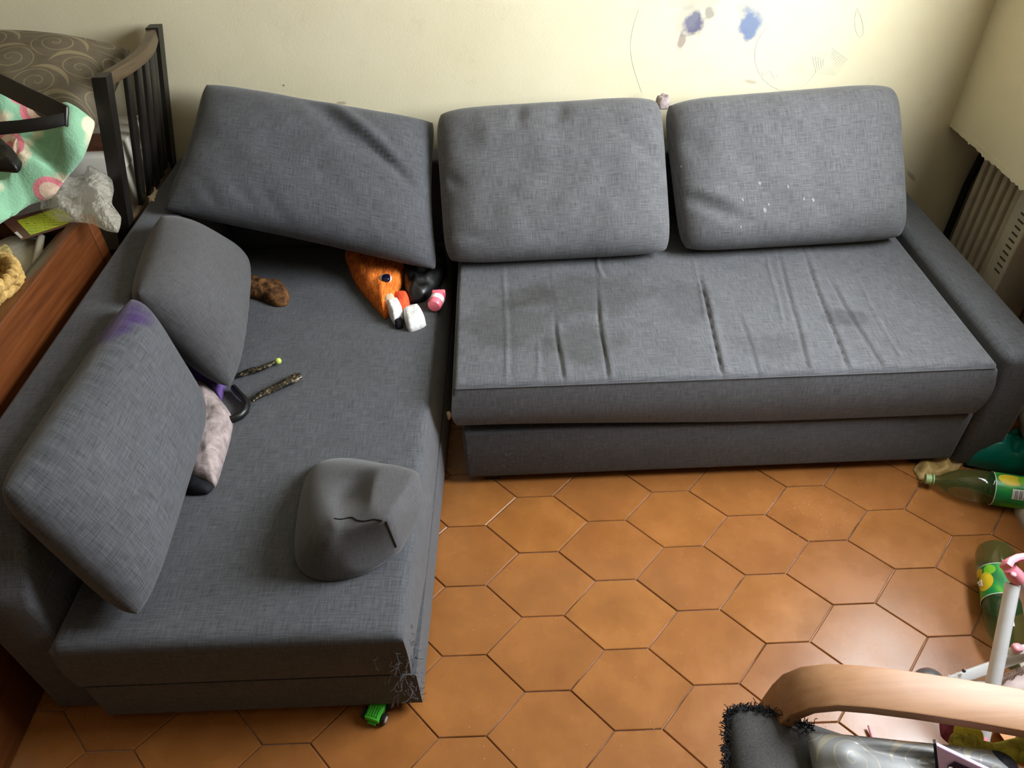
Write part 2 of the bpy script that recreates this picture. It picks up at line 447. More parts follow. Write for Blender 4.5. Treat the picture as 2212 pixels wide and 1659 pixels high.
# chipped lower edge of the overhanging wall
vs, fs = [], []; r2 = random.Random(3); n = 90
for i in range(n + 1):
    y = .20 + (YW - .205) * i / n
    zz = .60 - abs(r2.gauss(0, .0035)) - (.004 if r2.random() < .12 else 0)
    vs += [(XW - .0008, y, .615), (XW - .0008, y, zz), (XW + .03, y, zz), (XW + .03, y, .615)]
for i in range(n):
    for k in range(4): fs.append((i * 4 + k, i * 4 + (k + 1) % 4, i * 4 + 4 + (k + 1) % 4, i * 4 + 4 + k))
fs += [(0, 1, 2, 3), (n * 4, n * 4 + 1, n * 4 + 2, n * 4 + 3)]
mesh('chipped_edge', vs, fs, M['wall_plain'], w, False)
tag(struct(boxes('wall_left', [(-2.72, -2.6, -2.7, YW, -.02, 2.6)], M['wall_dim'])), 'unseen wall beyond the wooden chest, darkened to cut bounce light', 'wall')
tag(struct(boxes('wall_front', [(-2.6, 1.75, -2.82, -2.7, -.02, 2.6)], M['wall_dim'])), 'unseen wall facing the sofa, darkened to cut bounce light', 'wall')
tag(struct(boxes('ceiling', [(-2.72, 1.75, -2.82, YW + .12, 2.6, 2.7)], M['ceil'])), 'plain off-white ceiling', 'ceiling')
wn = boxes('window_1', [(XW + .02, XW + .10, -.60, -.57, .98, 2.1), (XW + .02, XW + .10, .35, .38, .98, 2.1), (XW + .02, XW + .10, -.60, .38, .98, 1.01), (XW + .02, XW + .10, -.60, .38, 2.07, 2.1)], M['white_paint'], None, .004)
tag(struct(wn), 'white frame of the open window in the right wall', 'window')
boxes('window_sill', [(XW - .03, XW + .02, -.65, .43, .955, .98)], M['white_paint'], wn, .004)
lamp = thing('added_fill_lamp', 'unseen hanging lamp added as weak warm fill', 'lamp', (-.9, -.6, 2.6))
tube('cord', [(-.9, -.6, 2.6), (-.9, -.6, 2.36)], .004, M['white_paint'], lamp)
lathe('shade', [(0, .03), (.01, .09), (.03, .11)], (-.9, -.6, 2.39), (0, .0001, -1), M['white_paint'], lamp, 24)
# ---------------------------------------------------------------- corner sofa
sofa = thing('corner_sofa', 'worn grey fabric corner sofa bed with chaise against the cream wall', 'sofa', (-.2, .2, 0))
fab = M['fab']
# chaise
XA, XB = -.965, -.262
def soft_box(name, x0, x1, y0, y1, z0, z1, mat, parent, topdisp=None, nx=60, ny=110, r=.02, skew=0.0, side=0.0):
    """box with a dense, displaced top; rounded upper edge; skew shifts x with y"""
    xs = [x0 + (x1 - x0) * i / nx for i in range(nx + 1)]; ys = [y0 + (y1 - y0) * j / ny for j in range(ny + 1)]
    vs, fs, uv = [], [], []
    def P(x, y, z): return V((x + skew * (y - y0), y, z))
    idx = {}
    for j, y in enumerate(ys):
        for i, x in enumerate(xs):
            d = min(x - x0, x1 - x, y - y0, y1 - y)
            z = z1 - (r - math.sqrt(max(0, r * r - max(0, r - d) ** 2)) if d < r else 0)
            if topdisp: z += topdisp(x, y) * min(1, d / .01)
            idx[i, j] = len(vs); vs.append(P(x, y, z)); uv.append((x, y))
    for j in range(ny):
        for i in range(nx): fs.append((idx[i, j], idx[i + 1, j], idx[i + 1, j + 1], idx[i, j + 1]))
    loop = [(i, 0) for i in range(nx)] + [(nx, j) for j in range(ny)] + [(i, ny) for i in range(nx, 0, -1)] + [(0, j) for j in range(ny, 0, -1)]
    levels = 8; prev = [idx[q] for q in loop]; n = len(loop)
    for lv in range(1, levels + 1):
        cur = []
        for m, (i, j) in enumerate(loop):
            top = vs[idx[i, j]]; f = lv / levels
            z = top.z + (z0 - top.z) * f
            out = side * math.sin(math.pi * min(1, f)) if f < 1 else 0
            ox = (-1 if i == 0 else 1 if i == nx else 0) * out; oy = (-1 if j == 0 else 1 if j == ny else 0) * out
            x, y = xs[i] + ox, ys[j] + oy
            if callable(z0): pass
            cur.append(len(vs)); vs.append(P(x, y, z)); uv.append((x + (0 if j in (0, ny) else z), y - (z1 - z) if j == 0 else (z if j == ny else y)))
        for m in range(n): fs.append((prev[m], prev[(m + 1) % n], cur[(m + 1) % n], cur[m]))
        prev = cur
    fs.append(tuple(prev))
    return mesh(name, vs, fs, mat, parent, True, uv, 75)
def chaise_top(x, y):
    return .004 * nz((x, y, 0), 4, 3) - .006 * math.exp(-((x - XB) / .05) ** 2) * (1 if y < .2 else 0) + .003 * nz((x, y, 0), 12, 8)
cs_ = soft_box('chaise_seat', XA, -.284, -.592, .86, .168, .322, fab, sofa, chaise_top, 50, 100, .012, .026, .004)
for v in cs_.data.vertices:                      # the side flares out towards the base
    if v.co.x > -.30 + .026 * (v.co.y + .592): v.co.x += .012 * min(1, (.322 - v.co.z) / .15) * smoothstep(-.59, -.3, v.co.y)
soft_box('chaise_base', XA + .004, -.275, -.588, .86, .03, .163, fab, sofa, None, 10, 10, .008, .034)
# left frame that the loose cushions lean on; its front end slopes down
pr = [(-.555, .0), (-.555, .40), (-.548, .425), (-.53, .44), (-.42, .585), (-.39, .60), (.96, .60), (.96, .0)]
def profile_x(name, pr, x0, x1, mat, parent, bevel=.012):
    bm = bmesh.new(); a = [bm.verts.new((x0, y, z)) for y, z in pr]; b = [bm.verts.new((x1, y, z)) for y, z in pr]; n = len(pr)
    bm.faces.new(a); bm.faces.new(b[::-1])
    for i in range(n): bm.faces.new((a[i], a[(i + 1) % n], b[(i + 1) % n], b[i]))
    bmesh.ops.recalc_face_normals(bm, faces=bm.faces)
    es = [e for e in bm.edges if e.calc_face_angle() > .5]
    bmesh.ops.bevel(bm, geom=es, offset=bevel, segments=3, affect='EDGES', profile=.5, clamp_overlap=True)
    me = bpy.data.meshes.new(name); bm.to_mesh(me); bm.free(); auto_uv(me)
    for p in me.polygons: p.use_smooth = True
    me.set_sharp_from_angle(angle=math.radians(35))
    return link(name, me, mat, parent)
profile_x('left_frame', pr, -1.098, -.972, fab, sofa, .014)
# sofa section
FOLDS = [(1215, 820, 1200, 700, .006), (1312, 820, 1290, 640, .006), (1563, 815, 1510, 600, .007), (1640, 812, 1600, 690, .003), (1745, 806, 1690, 580, .005), (1830, 802, 1745, 570, .006), (1905, 800, 1800, 620, .005),
         (1095, 825, 1090, 600, -.004), (1160, 822, 1165, 740, -.003), (1300, 600, 1290, 560, -.005), (1525, 690, 1500, 570, -.005), (1690, 700, 1660, 570, -.004), (1945, 780, 1860, 620, -.004)]
FW = [(Z(a, b, .385), Z(c, d, .385), k) for a, b, c, d, k in FOLDS]
def seat_top(x, y):
    z = .004 * nz((x, y, 0), 3, 1) + .0025 * nz((x, y, 0), 9, 2)
    for a, b, k in FW:
        ax, ay, bx, by = a.x, a.y, b.x, b.y
        t = (y - ay) / (by - ay)
        fade = smoothstep(-.04, .08, t) * (1 - .8 * smoothstep(.85, 1.2, t)) * (1 - smoothstep(1.5, 3.0, t))
        d = x - (ax + (bx - ax) * t) - .0022 * math.sin(t * 5 + ax * 9)
        z += -k * fade * (math.exp(-(d / .0045) ** 2) - .5 * math.exp(-((d - .012) / .009) ** 2))
    z -= .006 * math.exp(-((x - .1) / .25) ** 2 - ((y - .3) / .2) ** 2)
    return z
sc_ = soft_box('seat_cushion', -.200, 1.166, .040, .86, .222, .388, M['fab_seat_lit'], sofa, seat_top, 300, 110, .014, 0, .010)
# the cushion's front hangs a little loose on the chaise side
for v in sc_.data.vertices:
    if v.co.z < .30: v.co.z += .030 * (1 - smoothstep(-.2, .75, v.co.x)) * (.30 - v.co.z) / .08
tube('piping', [(-.192, .0405, .3785), (.1, .0395, .379), (.5, .039, .379), (.9, .0395, .379), (1.158, .041, .3785)], .0014, M['fab_seat_lit'], sofa, 6)
tube('piping', [(-.199, .05, .3785), (-.1995, .3, .379), (-.1995, .56, .379)], .0014, M['fab_seat_lit'], sofa, 6)
boxes('front_panel', [(-.190, 1.180, .050, .095, .03, .212)], fab, sofa, .011, 3)
boxes('inner_box', [(-.16, 1.17, .11, .86, .05, .195)], M['void'], sofa)
boxes('armrest', [(1.186, 1.310, .046, .958, .0, .404)], fab, sofa, .026, 4)
boxes('back_frame', [(-.965, 1.185, .862, .965, .0, .60)], fab, sofa, .015, 3)
for x in (-.9, -.32): boxes('foot', [(x - .02, x + .02, -.55, -.51, 0, .032)], M['black_leather'], sofa)
for x in (-.12, 1.1): boxes('foot', [(x - .02, x + .02, .07, .11, 0, .032)], M['black_leather'], sofa)
# frayed threads at the worn front corner of the chaise
vs, fs = [], []; rt = random.Random(5)
def thread(p0, d, L, r=.0006):
    p = V(p0); d = V(d).normalized(); b = len(vs); seg = 5
    for s in range(seg + 1):
        sd = d.cross(V((0, 0, 1))).normalized() * r; up = d.cross(sd).normalized() * r
        vs.extend([p + sd, p - sd * .5 + up, p - sd * .5 - up])
        p = p + d * (L / seg); d = (d + V((rt.gauss(0, .35), rt.gauss(0, .35), rt.gauss(0, .35)))).normalized()
    for s in range(seg):
        for k in range(3): fs.append((b + s * 3 + k, b + s * 3 + (k + 1) % 3, b + s * 3 + 3 + (k + 1) % 3, b + s * 3 + 3 + k))
for i in range(100):
    f = rt.random() ** .7; z = .05 + f * .2 + rt.gauss(0, .01)
    if rt.random() < .6: thread((-.287 - abs(rt.gauss(0, .03)), -.594, z), (rt.gauss(0, .6), -.6, rt.gauss(-.2, .7)), rt.uniform(.01, .035))
    else: thread((-.279, -.592 + abs(rt.gauss(0, .03)), z), (.6, rt.gauss(0, .6), rt.gauss(-.2, .7)), rt.uniform(.008, .025))
for i in range(160):
    x = rt.uniform(-.18, 1.16); thread((x, .049 if rt.random() < .5 else .036, rt.uniform(.05, .20)), (rt.gauss(0, 1), -.15, rt.gauss(0, .5)), rt.uniform(.004, .012), .0004)
tag(mesh('loose_threads', vs, fs, M['fab_lit'], sofa), 'frayed fabric threads at the worn chaise corner', kind='stuff')

# ---------------------------------------------------------------- loose cushions
def gro(lines):
    """grooves / ridges on a cushion in its own (u,v): (u0,v0,u1,v1,width,depth)"""
    def f(u, v):
        z = 0
        for (a, b, c, d, w, k) in lines:
            L2 = (c - a) ** 2 + (d - b) ** 2; t = ((u - a) * (c - a) + (v - b) * (d - b)) / L2
            tt = min(1, max(0, t)); px, py = a + (c - a) * tt, b + (d - b) * tt
            dist = math.hypot(u - px, v - py)
            z += k * math.exp(-(dist / w) ** 2) * math.sin(math.pi * min(.98, max(.02, tt * .92 + .04)))
        return z
    return f
CG = 'loose grey sofa cushions'
Y_ = lambda x, y, v: at(x, y, 1, v)
c = cushion('back_cushion', Y_(440, 178, .930), Y_(942, 262, .905), Z(948, 588, .385), Z(345, 455, .620), .20, M['fab'], 3.2, .5, 70, 54,
    gro([(-.15, .9, .62, .05, .10, -.022), (.05, .95, .72, .15, .07, .018), (.35, .45, .85, -.1, .05, -.02), (-.55, -.5, -.3, -.85, .06, -.006), (-.35, -.45, -.15, -.9, .05, -.006), (-.75, -.55, -.6, -.9, .05, -.005)]), .03, .05, 2, .006)
tag(c, 'slumped grey back cushion with a pointed corner and diagonal creases', 'cushion', CG)
c = cushion('back_cushion', Y_(940, 240, .890), Y_(1428, 210, .890), (.442, .572, .414), (-.236, .560, .414), .165, M['fab_lit'], 6, .5, 64, 50,
    gro([(-.25, .95, -.3, .55, .05, -.012), (.1, .95, .05, .6, .06, -.012), (-.6, .9, -.5, .3, .09, .006), (-.3, .15, .7, .0, .16, -.006), (-.95, -.7, -.5, -.75, .08, -.008), (.7, .3, .95, .1, .06, -.01), (-.95, .1, -.8, -.1, .06, -.01)]), .05, .0, 5, .007)
tag(c, 'grey back cushion with wrinkled top edge standing between two other back cushions', 'cushion', CG)
c = cushion('back_cushion', Y_(1432, 222, .895), Y_(1935, 182, .905), (1.160, .602, .414), (.472, .576, .414), .175, M['fab_lit'], 6, .5, 64, 50,
    gro([(-.95, -.35, -.45, -.75, .07, -.014), (-.95, -.2, -.5, -.5, .06, .008), (-.9, .5, -.7, .1, .1, -.006), (.8, -.4, .95, -.3, .06, -.008)]), .05, .0, 8, .006)
tag(c, 'grey back cushion with pale paint flecks next to the armrest by the radiator', 'cushion', CG)
bpy.context.view_layer.update(); M['fleck'] = plain('pale_paint', (.19, .19, .20), .8)
for x, y, r in ((1641, 396, .005), (1604, 432, .004), (1702, 404, .004), (1660, 442, .004), (1652, 454, .007), (1736, 430, .004), (1756, 432, .005), (1471, 360, .003), (1463, 436, .003), (1600, 490, .003)):
    d = (RR * ((x - CX) / F_PX) + RD * ((y - CY) / F_PX) + RF).normalized(); ok, hit, nn_, _ = c.ray_cast(CAM, d)
    if ok:
        e1 = nn_.cross(V((0, 0, 1))).normalized(); e2 = nn_.cross(e1); rr_ = random.Random(x)
        ring = [hit + (e1 * math.cos(a) + e2 * math.sin(a) * 1.4) * r * rr_.uniform(.5, 1.1) for a in (k * math.pi / 4 for k in range(8))]
        mesh('paint_fleck', [q - nn_ * .001 for q in ring] + [q + nn_ * .0006 for q in ring], [tuple(range(8)), tuple(range(8, 16))] + [(k, (k + 1) % 8, 8 + (k + 1) % 8, 8 + k) for k in range(8)], M['fleck'], c, False)
c = cushion('side_cushion', Z(-12, 1062, .635), Z(285, 632, .645), Z(440, 888, .375), Z(300, 1348, .352), .16, M['fab_stain'], 4.5, .5, 60, 44,
    gro([(-.9 + .14 * i, 1.0, -.86 + .14 * i, .62, .035, -.006) for i in range(13)]), .05, .0, 11, .004)
tag(c, 'grey cushion with a violet stain leaning on the left frame', 'cushion', CG)
c = cushion('side_cushion', Z(292, 632, .640), Z(345, 462, .660), Z(528, 562, .400), Z(500, 845, .365), .20, M['fab_smooth'], 3.0, .5, 50, 44,
    gro([(-.9 + .18 * i, -.5, -.86 + .18 * i, -.98, .045, -.005) for i in range(6)]), .04, .0, 14, .004)
tag(c, 'small grey-brown cushion wedged in the sofa corner', 'cushion', CG)

# ---------------------------------------------------------------- crumpled cover on the chaise
def poly(name, pts, faces, mat, parent=None, levels=2, crease=()):
    me = bpy.data.meshes.new(name); me.from_pydata([tuple(p) for p in pts], [], faces)
    bm = bmesh.new(); bm.from_mesh(me); bmesh.ops.recalc_face_normals(bm, faces=bm.faces)
    cl = bm.edges.layers.float.new('crease_edge')
    bm.verts.ensure_lookup_table()
    for e in bm.edges:
        k = tuple(sorted((e.verts[0].index, e.verts[1].index)))
        for a, b, w in crease:
            if k == tuple(sorted((a, b))): e[cl] = w
    bm.to_mesh(me); bm.free()
    for p in me.polygons: p.use_smooth = True
    o = link(name, me, mat, parent)
    md = o.modifiers.new('subdivision', 'SUBSURF'); md.levels = levels; md.render_levels = levels
    dg = bpy.context.evaluated_depsgraph_get(); m2 = bpy.data.meshes.new_from_object(o.evaluated_get(dg)); o.modifiers.clear()
    o.data = m2; auto_uv(m2)
    if not m2.materials: m2.materials.append(mat)
    for p in m2.polygons: p.use_smooth = True
    return o
zb = .324
T = [Z(662, 975, .345), Z(815, 988, .432), Z(905, 1015, .440), Z(920, 1088, .375), Z(838, 1120, .470), Z(708, 1114, .455), Z(760, 1060, .380), Z(866, 1195, .350),
     Z(735, 1150, .440), Z(745, 1262, .335), Z(640, 1130, .410), Z(625, 1245, .335), Z(700, 1050, .420),
     Z(660, 985, zb), Z(800, 990, zb), Z(880, 1040, zb), Z(895, 1115, zb), Z(862, 1205, zb), Z(748, 1264, zb), Z(625, 1250, zb), Z(640, 1120, zb), Z(690, 1185, .425), Z(798, 1096, .462)]
Fs = [(0, 10, 5, 12), (0, 12, 1), (12, 6, 1), (12, 5, 6), (1, 6, 22), (1, 22, 4, 2), (6, 5, 8, 22), (22, 8, 4), (2, 4, 3), (4, 7, 3), (8, 9, 7, 4), (5, 10, 21, 8), (10, 11, 21), (21, 11, 9, 8),
      (0, 1, 14, 13), (1, 2, 15, 14), (2, 3, 16, 15), (3, 7, 17, 16), (7, 9, 18, 17), (9, 11, 19, 18), (11, 10, 20, 19), (10, 0, 13, 20), (13, 14, 15, 16, 17, 18, 19, 20)]
cr = poly('throw_cushion', T, Fs, M['fab_smooth'], None, 3, [(5, 8, .85), (8, 4, .95), (4, 7, .95), (1, 22, .95), (22, 4, .5), (6, 22, .4), (6, 5, .7), (4, 2, .6), (4, 3, .95), (8, 9, .95), (9, 7, .95), (2, 3, .9), (3, 7, .8), (1, 2, .9), (21, 8, .7)] + [(a, b, 1.0) for a, b in zip(range(13, 21), list(range(14, 21)) + [13])])
tag(cr, 'crumpled grey cushion lying alone near the chaise edge', 'cushion')
def seam(name, pix, parent, mat, r=.0016):
    dg = bpy.context.evaluated_depsgraph_get(); pts = []
    for x, y in pix:
        d = (RR * ((x - CX) / F_PX) + RD * ((y - CY) / F_PX) + RF).normalized()
        ok, hit, nn, _ = parent.ray_cast(CAM, d)
        if ok: pts.append(hit + nn * r * .2)
    if len(pts) > 1: return tube(name, pts, r, mat, parent, 6)
bpy.context.view_layer.update()
seam('seam', [(722 + 8 * i, 1120 + (i > 5) * 4 + 2 * math.sin(i)) for i in range(14)], cr, M['void'])
seam('seam', [(834 + 2.2 * i, 1126 + 5.5 * i) for i in range(11)], cr, M['void'])

# ---------------------------------------------------------------- small things on the chaise
def fur(name, c1, c2, sc=(90, 14, 40), rough=.9):
    t = NT(name); f = t.noise(t.coord(), 1.0, 4, .65, sc, .6); g = t.noise(t.coord(), 35, 4, .7)
    t.col(t.ramp(t.math('ADD', t.math('MULTIPLY', f, .7), t.math('MULTIPLY', g, .3)), [(.36, c1), (.62, c2)])); t.bump(f, .6, .004)
    return t.set(rough, .2)
M['orange'] = fur('orange_fur', (.40, .05, .006), (.95, .27, .04), (330, 26, 150))
M['red'] = fur('red_orange_felt', (.6, .05, .02), (.85, .12, .04))
M['white_fluff'] = fur('white_fluff', (.62, .60, .58), (.92, .92, .92), (60, 60, 60))
M['cream_fur'] = fur('cream_fur', (.55, .38, .24), (.80, .64, .46), (70, 70, 70))
M['brown_fur'] = fur('brown_fur', (.020, .008, .004), (.20, .09, .03), (45, 45, 45))
M['pink'] = plain('pink_plastic', (.85, .16, .22), .35, .05, spec=.5)
M['palepink'] = plain('pale_pink_plastic', (.90, .42, .48), .35, .04)
M['skinpink'] = plain('pale_pink_print', (.95, .78, .78), .5, .04)
M['violet'] = plain('violet_cloth', (.10, .055, .20), .85, .3, 30)
M['taupe'] = fur('taupe_fleece', (.20, .16, .16), (.40, .33, .32), (40, 40, 40))
M['gold'] = NT('dark_gold_trim'); _t = M['gold']; _f = _t.noise(_t.coord(), 130, 3, .6)
_t.col(_t.ramp(_f, [(.46, (.012, .010, .008)), (.58, (.06, .045, .025)), (.72, (.40, .30, .17))])); M['gold'] = _t.set(.32, .5, .35)
zc = .325
px_ = lambda pts, z: [Z(x, y, z) for x, y in pts]
fox = thing('plush_toy', 'orange furry plush toy with white paws poking from under a cushion', 'plush toy', Z(820, 640, zc))
mound('body', px_([(748, 545), (880, 545), (884, 590), (862, 640), (848, 672), (832, 690), (812, 668), (775, 625), (757, 590)], zc), .055, M['orange'], fox, 14, 6, 1.5, .006, 30, 2)
mound('arm', px_([(848, 640), (880, 637), (886, 660), (882, 682), (858, 676)], zc), .030, M['red'], fox, 8, 5, 1.5, .003, 30, 5)
mound('muzzle', px_([(830, 646), (850, 643), (862, 665), (842, 672), (828, 664)], zc + .012), .028, M['cream_fur'], fox, 8, 5, 1.5, .003, 30, 6)
e = Z(832, 602, zc + .050)
ellipsoid('eye_patch', e, (.020, .022, .010), M['white_fluff'], fox)
ellipsoid('eye', Z(834, 601, zc + .056), (.013, .016, .009), plain('dark_blue_eye', (.006, .006, .02), .2, .1), fox, None, 3)
def pad(name, pts, z, H, mat, parent=None, amp=.003, expo=3.0): return mound(name, px_(pts, z), H, mat, parent, 10, 5, expo, amp, 30, 3)
pad('paw', [(836, 668), (862, 662), (874, 690), (852, 702)], zc, .045, M['white_fluff'], fox)
pad('paw', [(872, 684), (905, 673), (921, 703), (884, 718)], zc, .040, M['white_fluff'], fox)
pad('paw_tip', [(852, 694), (868, 692), (872, 708), (858, 712)], zc, .018, M['black_cloth'], fox)
cup = thing('toy_cup', 'small pink toy pot with pale band on the chaise', 'toy', Z(942, 660, zc))
a0 = Z(948, 640, zc + .022); a1 = Z(934, 668, zc + .020); ax = (a1 - a0).normalized()
lathe('body', [(0, .012), (.002, .019), (.012, .021), (.044, .021), (.050, .018), (.052, .008)], a0, ax, M['pink'], cup, 28)
lathe('band', [(.012, .0215), (.030, .0215)], a0, ax, M['skinpink'], cup, 28)
boxes('lid', [(a0.x - .020, a0.x + .020, a0.y - .004, a0.y + .012, a0.z - .018, a0.z + .018)], M['pink'], cup, .004)
tag(mound('black_bundle', px_([(862, 590), (905, 560), (955, 545), (968, 580), (950, 620), (918, 650), (885, 655), (872, 625)], zc), .050, M['black_leather'], None, 12, 6, 1.6, .018, 24, 9), 'crumpled black cloth tucked under the cushions by the pink toy pot', 'cloth')
tag(mound('fur_scrap', px_([(505, 600), (545, 603), (580, 610), (610, 612), (626, 638), (620, 660), (596, 662), (560, 648), (522, 640), (500, 625)], zc), .032, M['brown_fur'], None, 10, 6, 1.5, .010, 40, 4), 'brown furry scrap lying beside the small corner cushion', 'scrap')
hb = thing('strap_band', 'curved black headband with gold trimmed straps on the chaise', 'headband', Z(540, 860, zc))
tube('bow', [Z(x, y, zc + .012) for x, y in ((505, 838), (516, 850), (528, 862), (534, 875), (530, 888), (520, 898), (505, 905), (488, 908))], .0085, M['black_leather'], hb, 10, (1.0, 1.3))
tube('strap', [Z(x, y, zc + .010) for x, y in ((545, 866), (558, 855), (575, 846), (600, 835), (622, 824), (640, 815), (650, 811))], [.006, .010, .012, .013, .015, .016, .010], M['gold'], hb, 12, (1.0, .55))
tube('strap', [Z(x, y, zc + .009) for x, y in ((512, 812), (528, 806), (545, 800), (562, 797), (578, 790), (594, 782))], [.006, .009, .010, .008, .008, .006], M['gold'], hb, 10, (1.0, .8))
ellipsoid('bead', Z(601, 780, zc + .011), (.009, .009, .009), plain('lime_bead', (.45, .55, .10), .2, .1), hb)
tag(mound('fleece_scrap', px_([(424, 832), (452, 838), (482, 872), (504, 905), (498, 950), (482, 1005), (466, 1052), (440, 1046), (412, 1036), (420, 990), (424, 945), (440, 915), (430, 870)], zc), .050, M['taupe'], None, 12, 6, 2.0, .008, 26, 7), 'taupe fleece scrap beside the violet-stained cushion', 'cloth')
tag(mound('black_sock', px_([(395, 1030), (415, 1022), (445, 1042), (462, 1052), (450, 1066), (415, 1068), (385, 1058)], zc), .020, M['black_cloth'], None, 8, 5, 1.6, .004, 30, 2), 'black sock under the end of the taupe fleece', 'sock')
tag(mound('violet_cloth', px_([(408, 798), (438, 802), (470, 808), (488, 824), (484, 850), (478, 866), (455, 850), (425, 825)], zc), .045, M['violet'], None, 10, 6, 1.7, .012, 30, 3), 'violet cloth squeezed between two side cushions', 'cloth')
tag(mound('beige_scrap', [(.424, .875, .735), (.450, .872, .735), (.462, .905, .748), (.440, .930, .750), (.420, .915, .742)], .016, M['taupe'], None, 6, 4, 1.6, .008, 60, 3), 'beige cloth scrap stuffed between two back cushions', 'cloth')
tag(mound('paper_scrap', px_([(964, 893), (972, 890), (976, 900), (968, 906)], .20), .008, M['cream_fur'], None, 5, 4, 1.6, .004, 80, 3), 'tiny pale scrap in the gap between chaise and seat', 'scrap')
# ---------------------------------------------------------------- toy car under the chaise
M['lime'] = plain('lime_plastic', (.06, .50, .03), .35, .08)
M['tyre'] = plain('black_tyre', (.012, .010, .010), .6, .2)
car = thing('toy_car', 'green toy truck with black wheels under the chaise front', 'toy car', Z(800, 1545, .0))
A = Z(803, 1546, .030); dx = (Z(822, 1505, .03) - A); dx.z = 0; dx.normalize(); sd = V((dx.y, -dx.x, 0))
def obox(name, o, dx, sd, l0, l1, w, z0, z1, mat, parent, bevel=.002):
    p = [o + dx * a + sd * b + V((0, 0, z - o.z)) for z in (z0, z1) for a, b in ((l0, -w), (l1, -w), (l1, w), (l0, w))]
    return hull8(name, p, mat, parent, bevel)
obox('body', A, dx, sd, -.006, .06, .017, .010, .026, M['lime'], car)
for k in range(5): obox('rib', A, dx, sd, .000, .024, .0014, .0255, .0285, M['lime'], car, .0005).location = sd * (-.011 + .0055 * k)
obox('bumper', A, dx, sd, -.010, -.004, .010, .006, .011, M['lime'], car, .001)
for l in (.008, .042):
    for s in (-1, 1):
        w = lathe('wheel', [(0, .005), (.001, .0125), (.008, .0125), (.009, .004)], A + dx * l + sd * (s * .019) + V((0, 0, .0125 - A.z)), sd * s, M['tyre'], car, 20)
        lathe('rim', [(0.0088, .008), (.0096, .007)], A + dx * l + sd * (s * .019) + V((0, 0, .0125 - A.z)), sd * s, M['taupe'], w, 12)

# ---------------------------------------------------------------- slat-back chair between chest and wall
chair = thing('slat_back_chair', 'black-brown wooden slat-back chair behind the sofa corner', 'chair', (-1.25, .72, 0))
def cx(z): return -1.03 - .23 * max(0, 1.0 - z) if z > .44 else -1.159
def post(y0, y1):
    pr = [(0, cx(.44)), (.44, cx(.44)), (.60, cx(.6)), (.8, cx(.8)), (1.0, cx(1.0))]
    vs, fs = [], []
    for z, x in pr:
        for ax_, ay in ((-.018, y0), (.018, y0), (.018, y1), (-.018, y1)): vs.append((x + ax_, ay, z))
    for i in range(len(pr) - 1):
        for k in range(4): fs.append((i * 4 + k, i * 4 + (k + 1) % 4, i * 4 + 4 + (k + 1) % 4, i * 4 + 4 + k))
    fs += [(0, 1, 2, 3), tuple(len(vs) - 4 + k for k in range(4))]
    return vs, fs
for y0, y1 in ((.535, .572), (.925, .962)):
    vs, fs = post(y0, y1); mesh('back_post', vs, fs, M['blackwood'], chair, False)
def rail(name, z, h, bow):
    pts = []
    for i in range(15):
        t = i / 14; y = .572 + (.925 - .572) * t
        pts.append((cx(z) + bow * math.sin(math.pi * t), y, z))
    return band(name, pts, (0, 0, 1), h, .026, M['blackwood_worn'], chair, .003)
rail('top_rail', .982, .030, .030)
rail('lower_rail', .58, .045, .02)
for i in range(5):
    y = .658 + .054 * i; t = (y - .572) / .353; b = math.sin(math.pi * t)
    band('slat', [(cx(.59) + .02 * b, y, .59), (cx(.75) + .025 * b, y, .75), (cx(.97) + .03 * b, y, .97)], (0, 1, 0), .034, .012, M['blackwood'], chair, .002)
boxes('seat', [(-1.54, -1.14, .53, .955, .42, .455)], M['blackwood'], chair, .006)
for y in (.55, .935): boxes('front_leg', [(-1.535, -1.50, y - .018, y + .018, 0, .42)], M['blackwood'], chair, .003)

# ---------------------------------------------------------------- wooden chest and the things heaped on it
chest = thing('wooden_chest', 'reddish-brown wooden chest beside the left sofa frame', 'chest', (-1.45, -.1, 0))
boxes('body', [(-1.75, -1.145, -.80, .425, .0, .640)], M['chest'], chest, .004)
boxes('side_board', [(-1.165, -1.130, -.80, .395, .46, .700)], M['chest'], chest, .005)
boxes('end_board', [(-1.75, -1.130, .398, .440, .46, .690)], M['chest'], chest, .005)
boxes('inner_lip', [(-1.185, -1.166, -.80, .396, .62, .688)], M['chest_dark'], chest, .003)
boxes('top_panel', [(-1.75, -1.186, -.80, .396, .642, .655)], M['chest_dark'], chest, .002)
M['linen'] = fabric('beige_linen', (.32, .28, .20), (.50, .46, .36))
cl = thing('linen_cloth', 'beige linen cloth spread on the wooden chest', 'cloth', (-1.3, .1, .655))
mound('sheet', px_([(85, 512), (80, 550), (70, 595), (55, 640), (20, 690), (-60, 760), (-140, 700), (-60, 560), (20, 510)], .66), .008, M['linen'], cl, 10, 6, 4, .004, 14, 2)
tube('hem', [Z(x, y, .676) for x, y in ((88, 512), (83, 545), (74, 590), (58, 630), (34, 668), (0, 705), (-40, 745))], .010, M['linen'], cl, 8, (1, .8))
# woven basket (seagrass braid)
M['seagrass'] = fur('seagrass', (.30, .17, .045), (.62, .42, .15), (90, 90, 12))
bk = thing('woven_basket', 'plaited seagrass basket standing on the linen cloth', 'basket', Z(-30, 620, .68))
bc = Z(-52, 628, .70)
for r_ in range(4):
    R0 = .085 + .002 * r_
    for ph in (0, math.pi):
        pts = []
        for i in range(61):
            a = 2 * math.pi * i / 60
            pts.append(bc + V(((R0 + .007 * math.cos(a * 14 + ph)) * math.cos(a), (R0 + .007 * math.cos(a * 14 + ph)) * math.sin(a), -.032 + .021 * r_ + .007 * math.sin(a * 14 + ph))))
        tube('braid', pts, .0095, M['seagrass'], bk, 7)
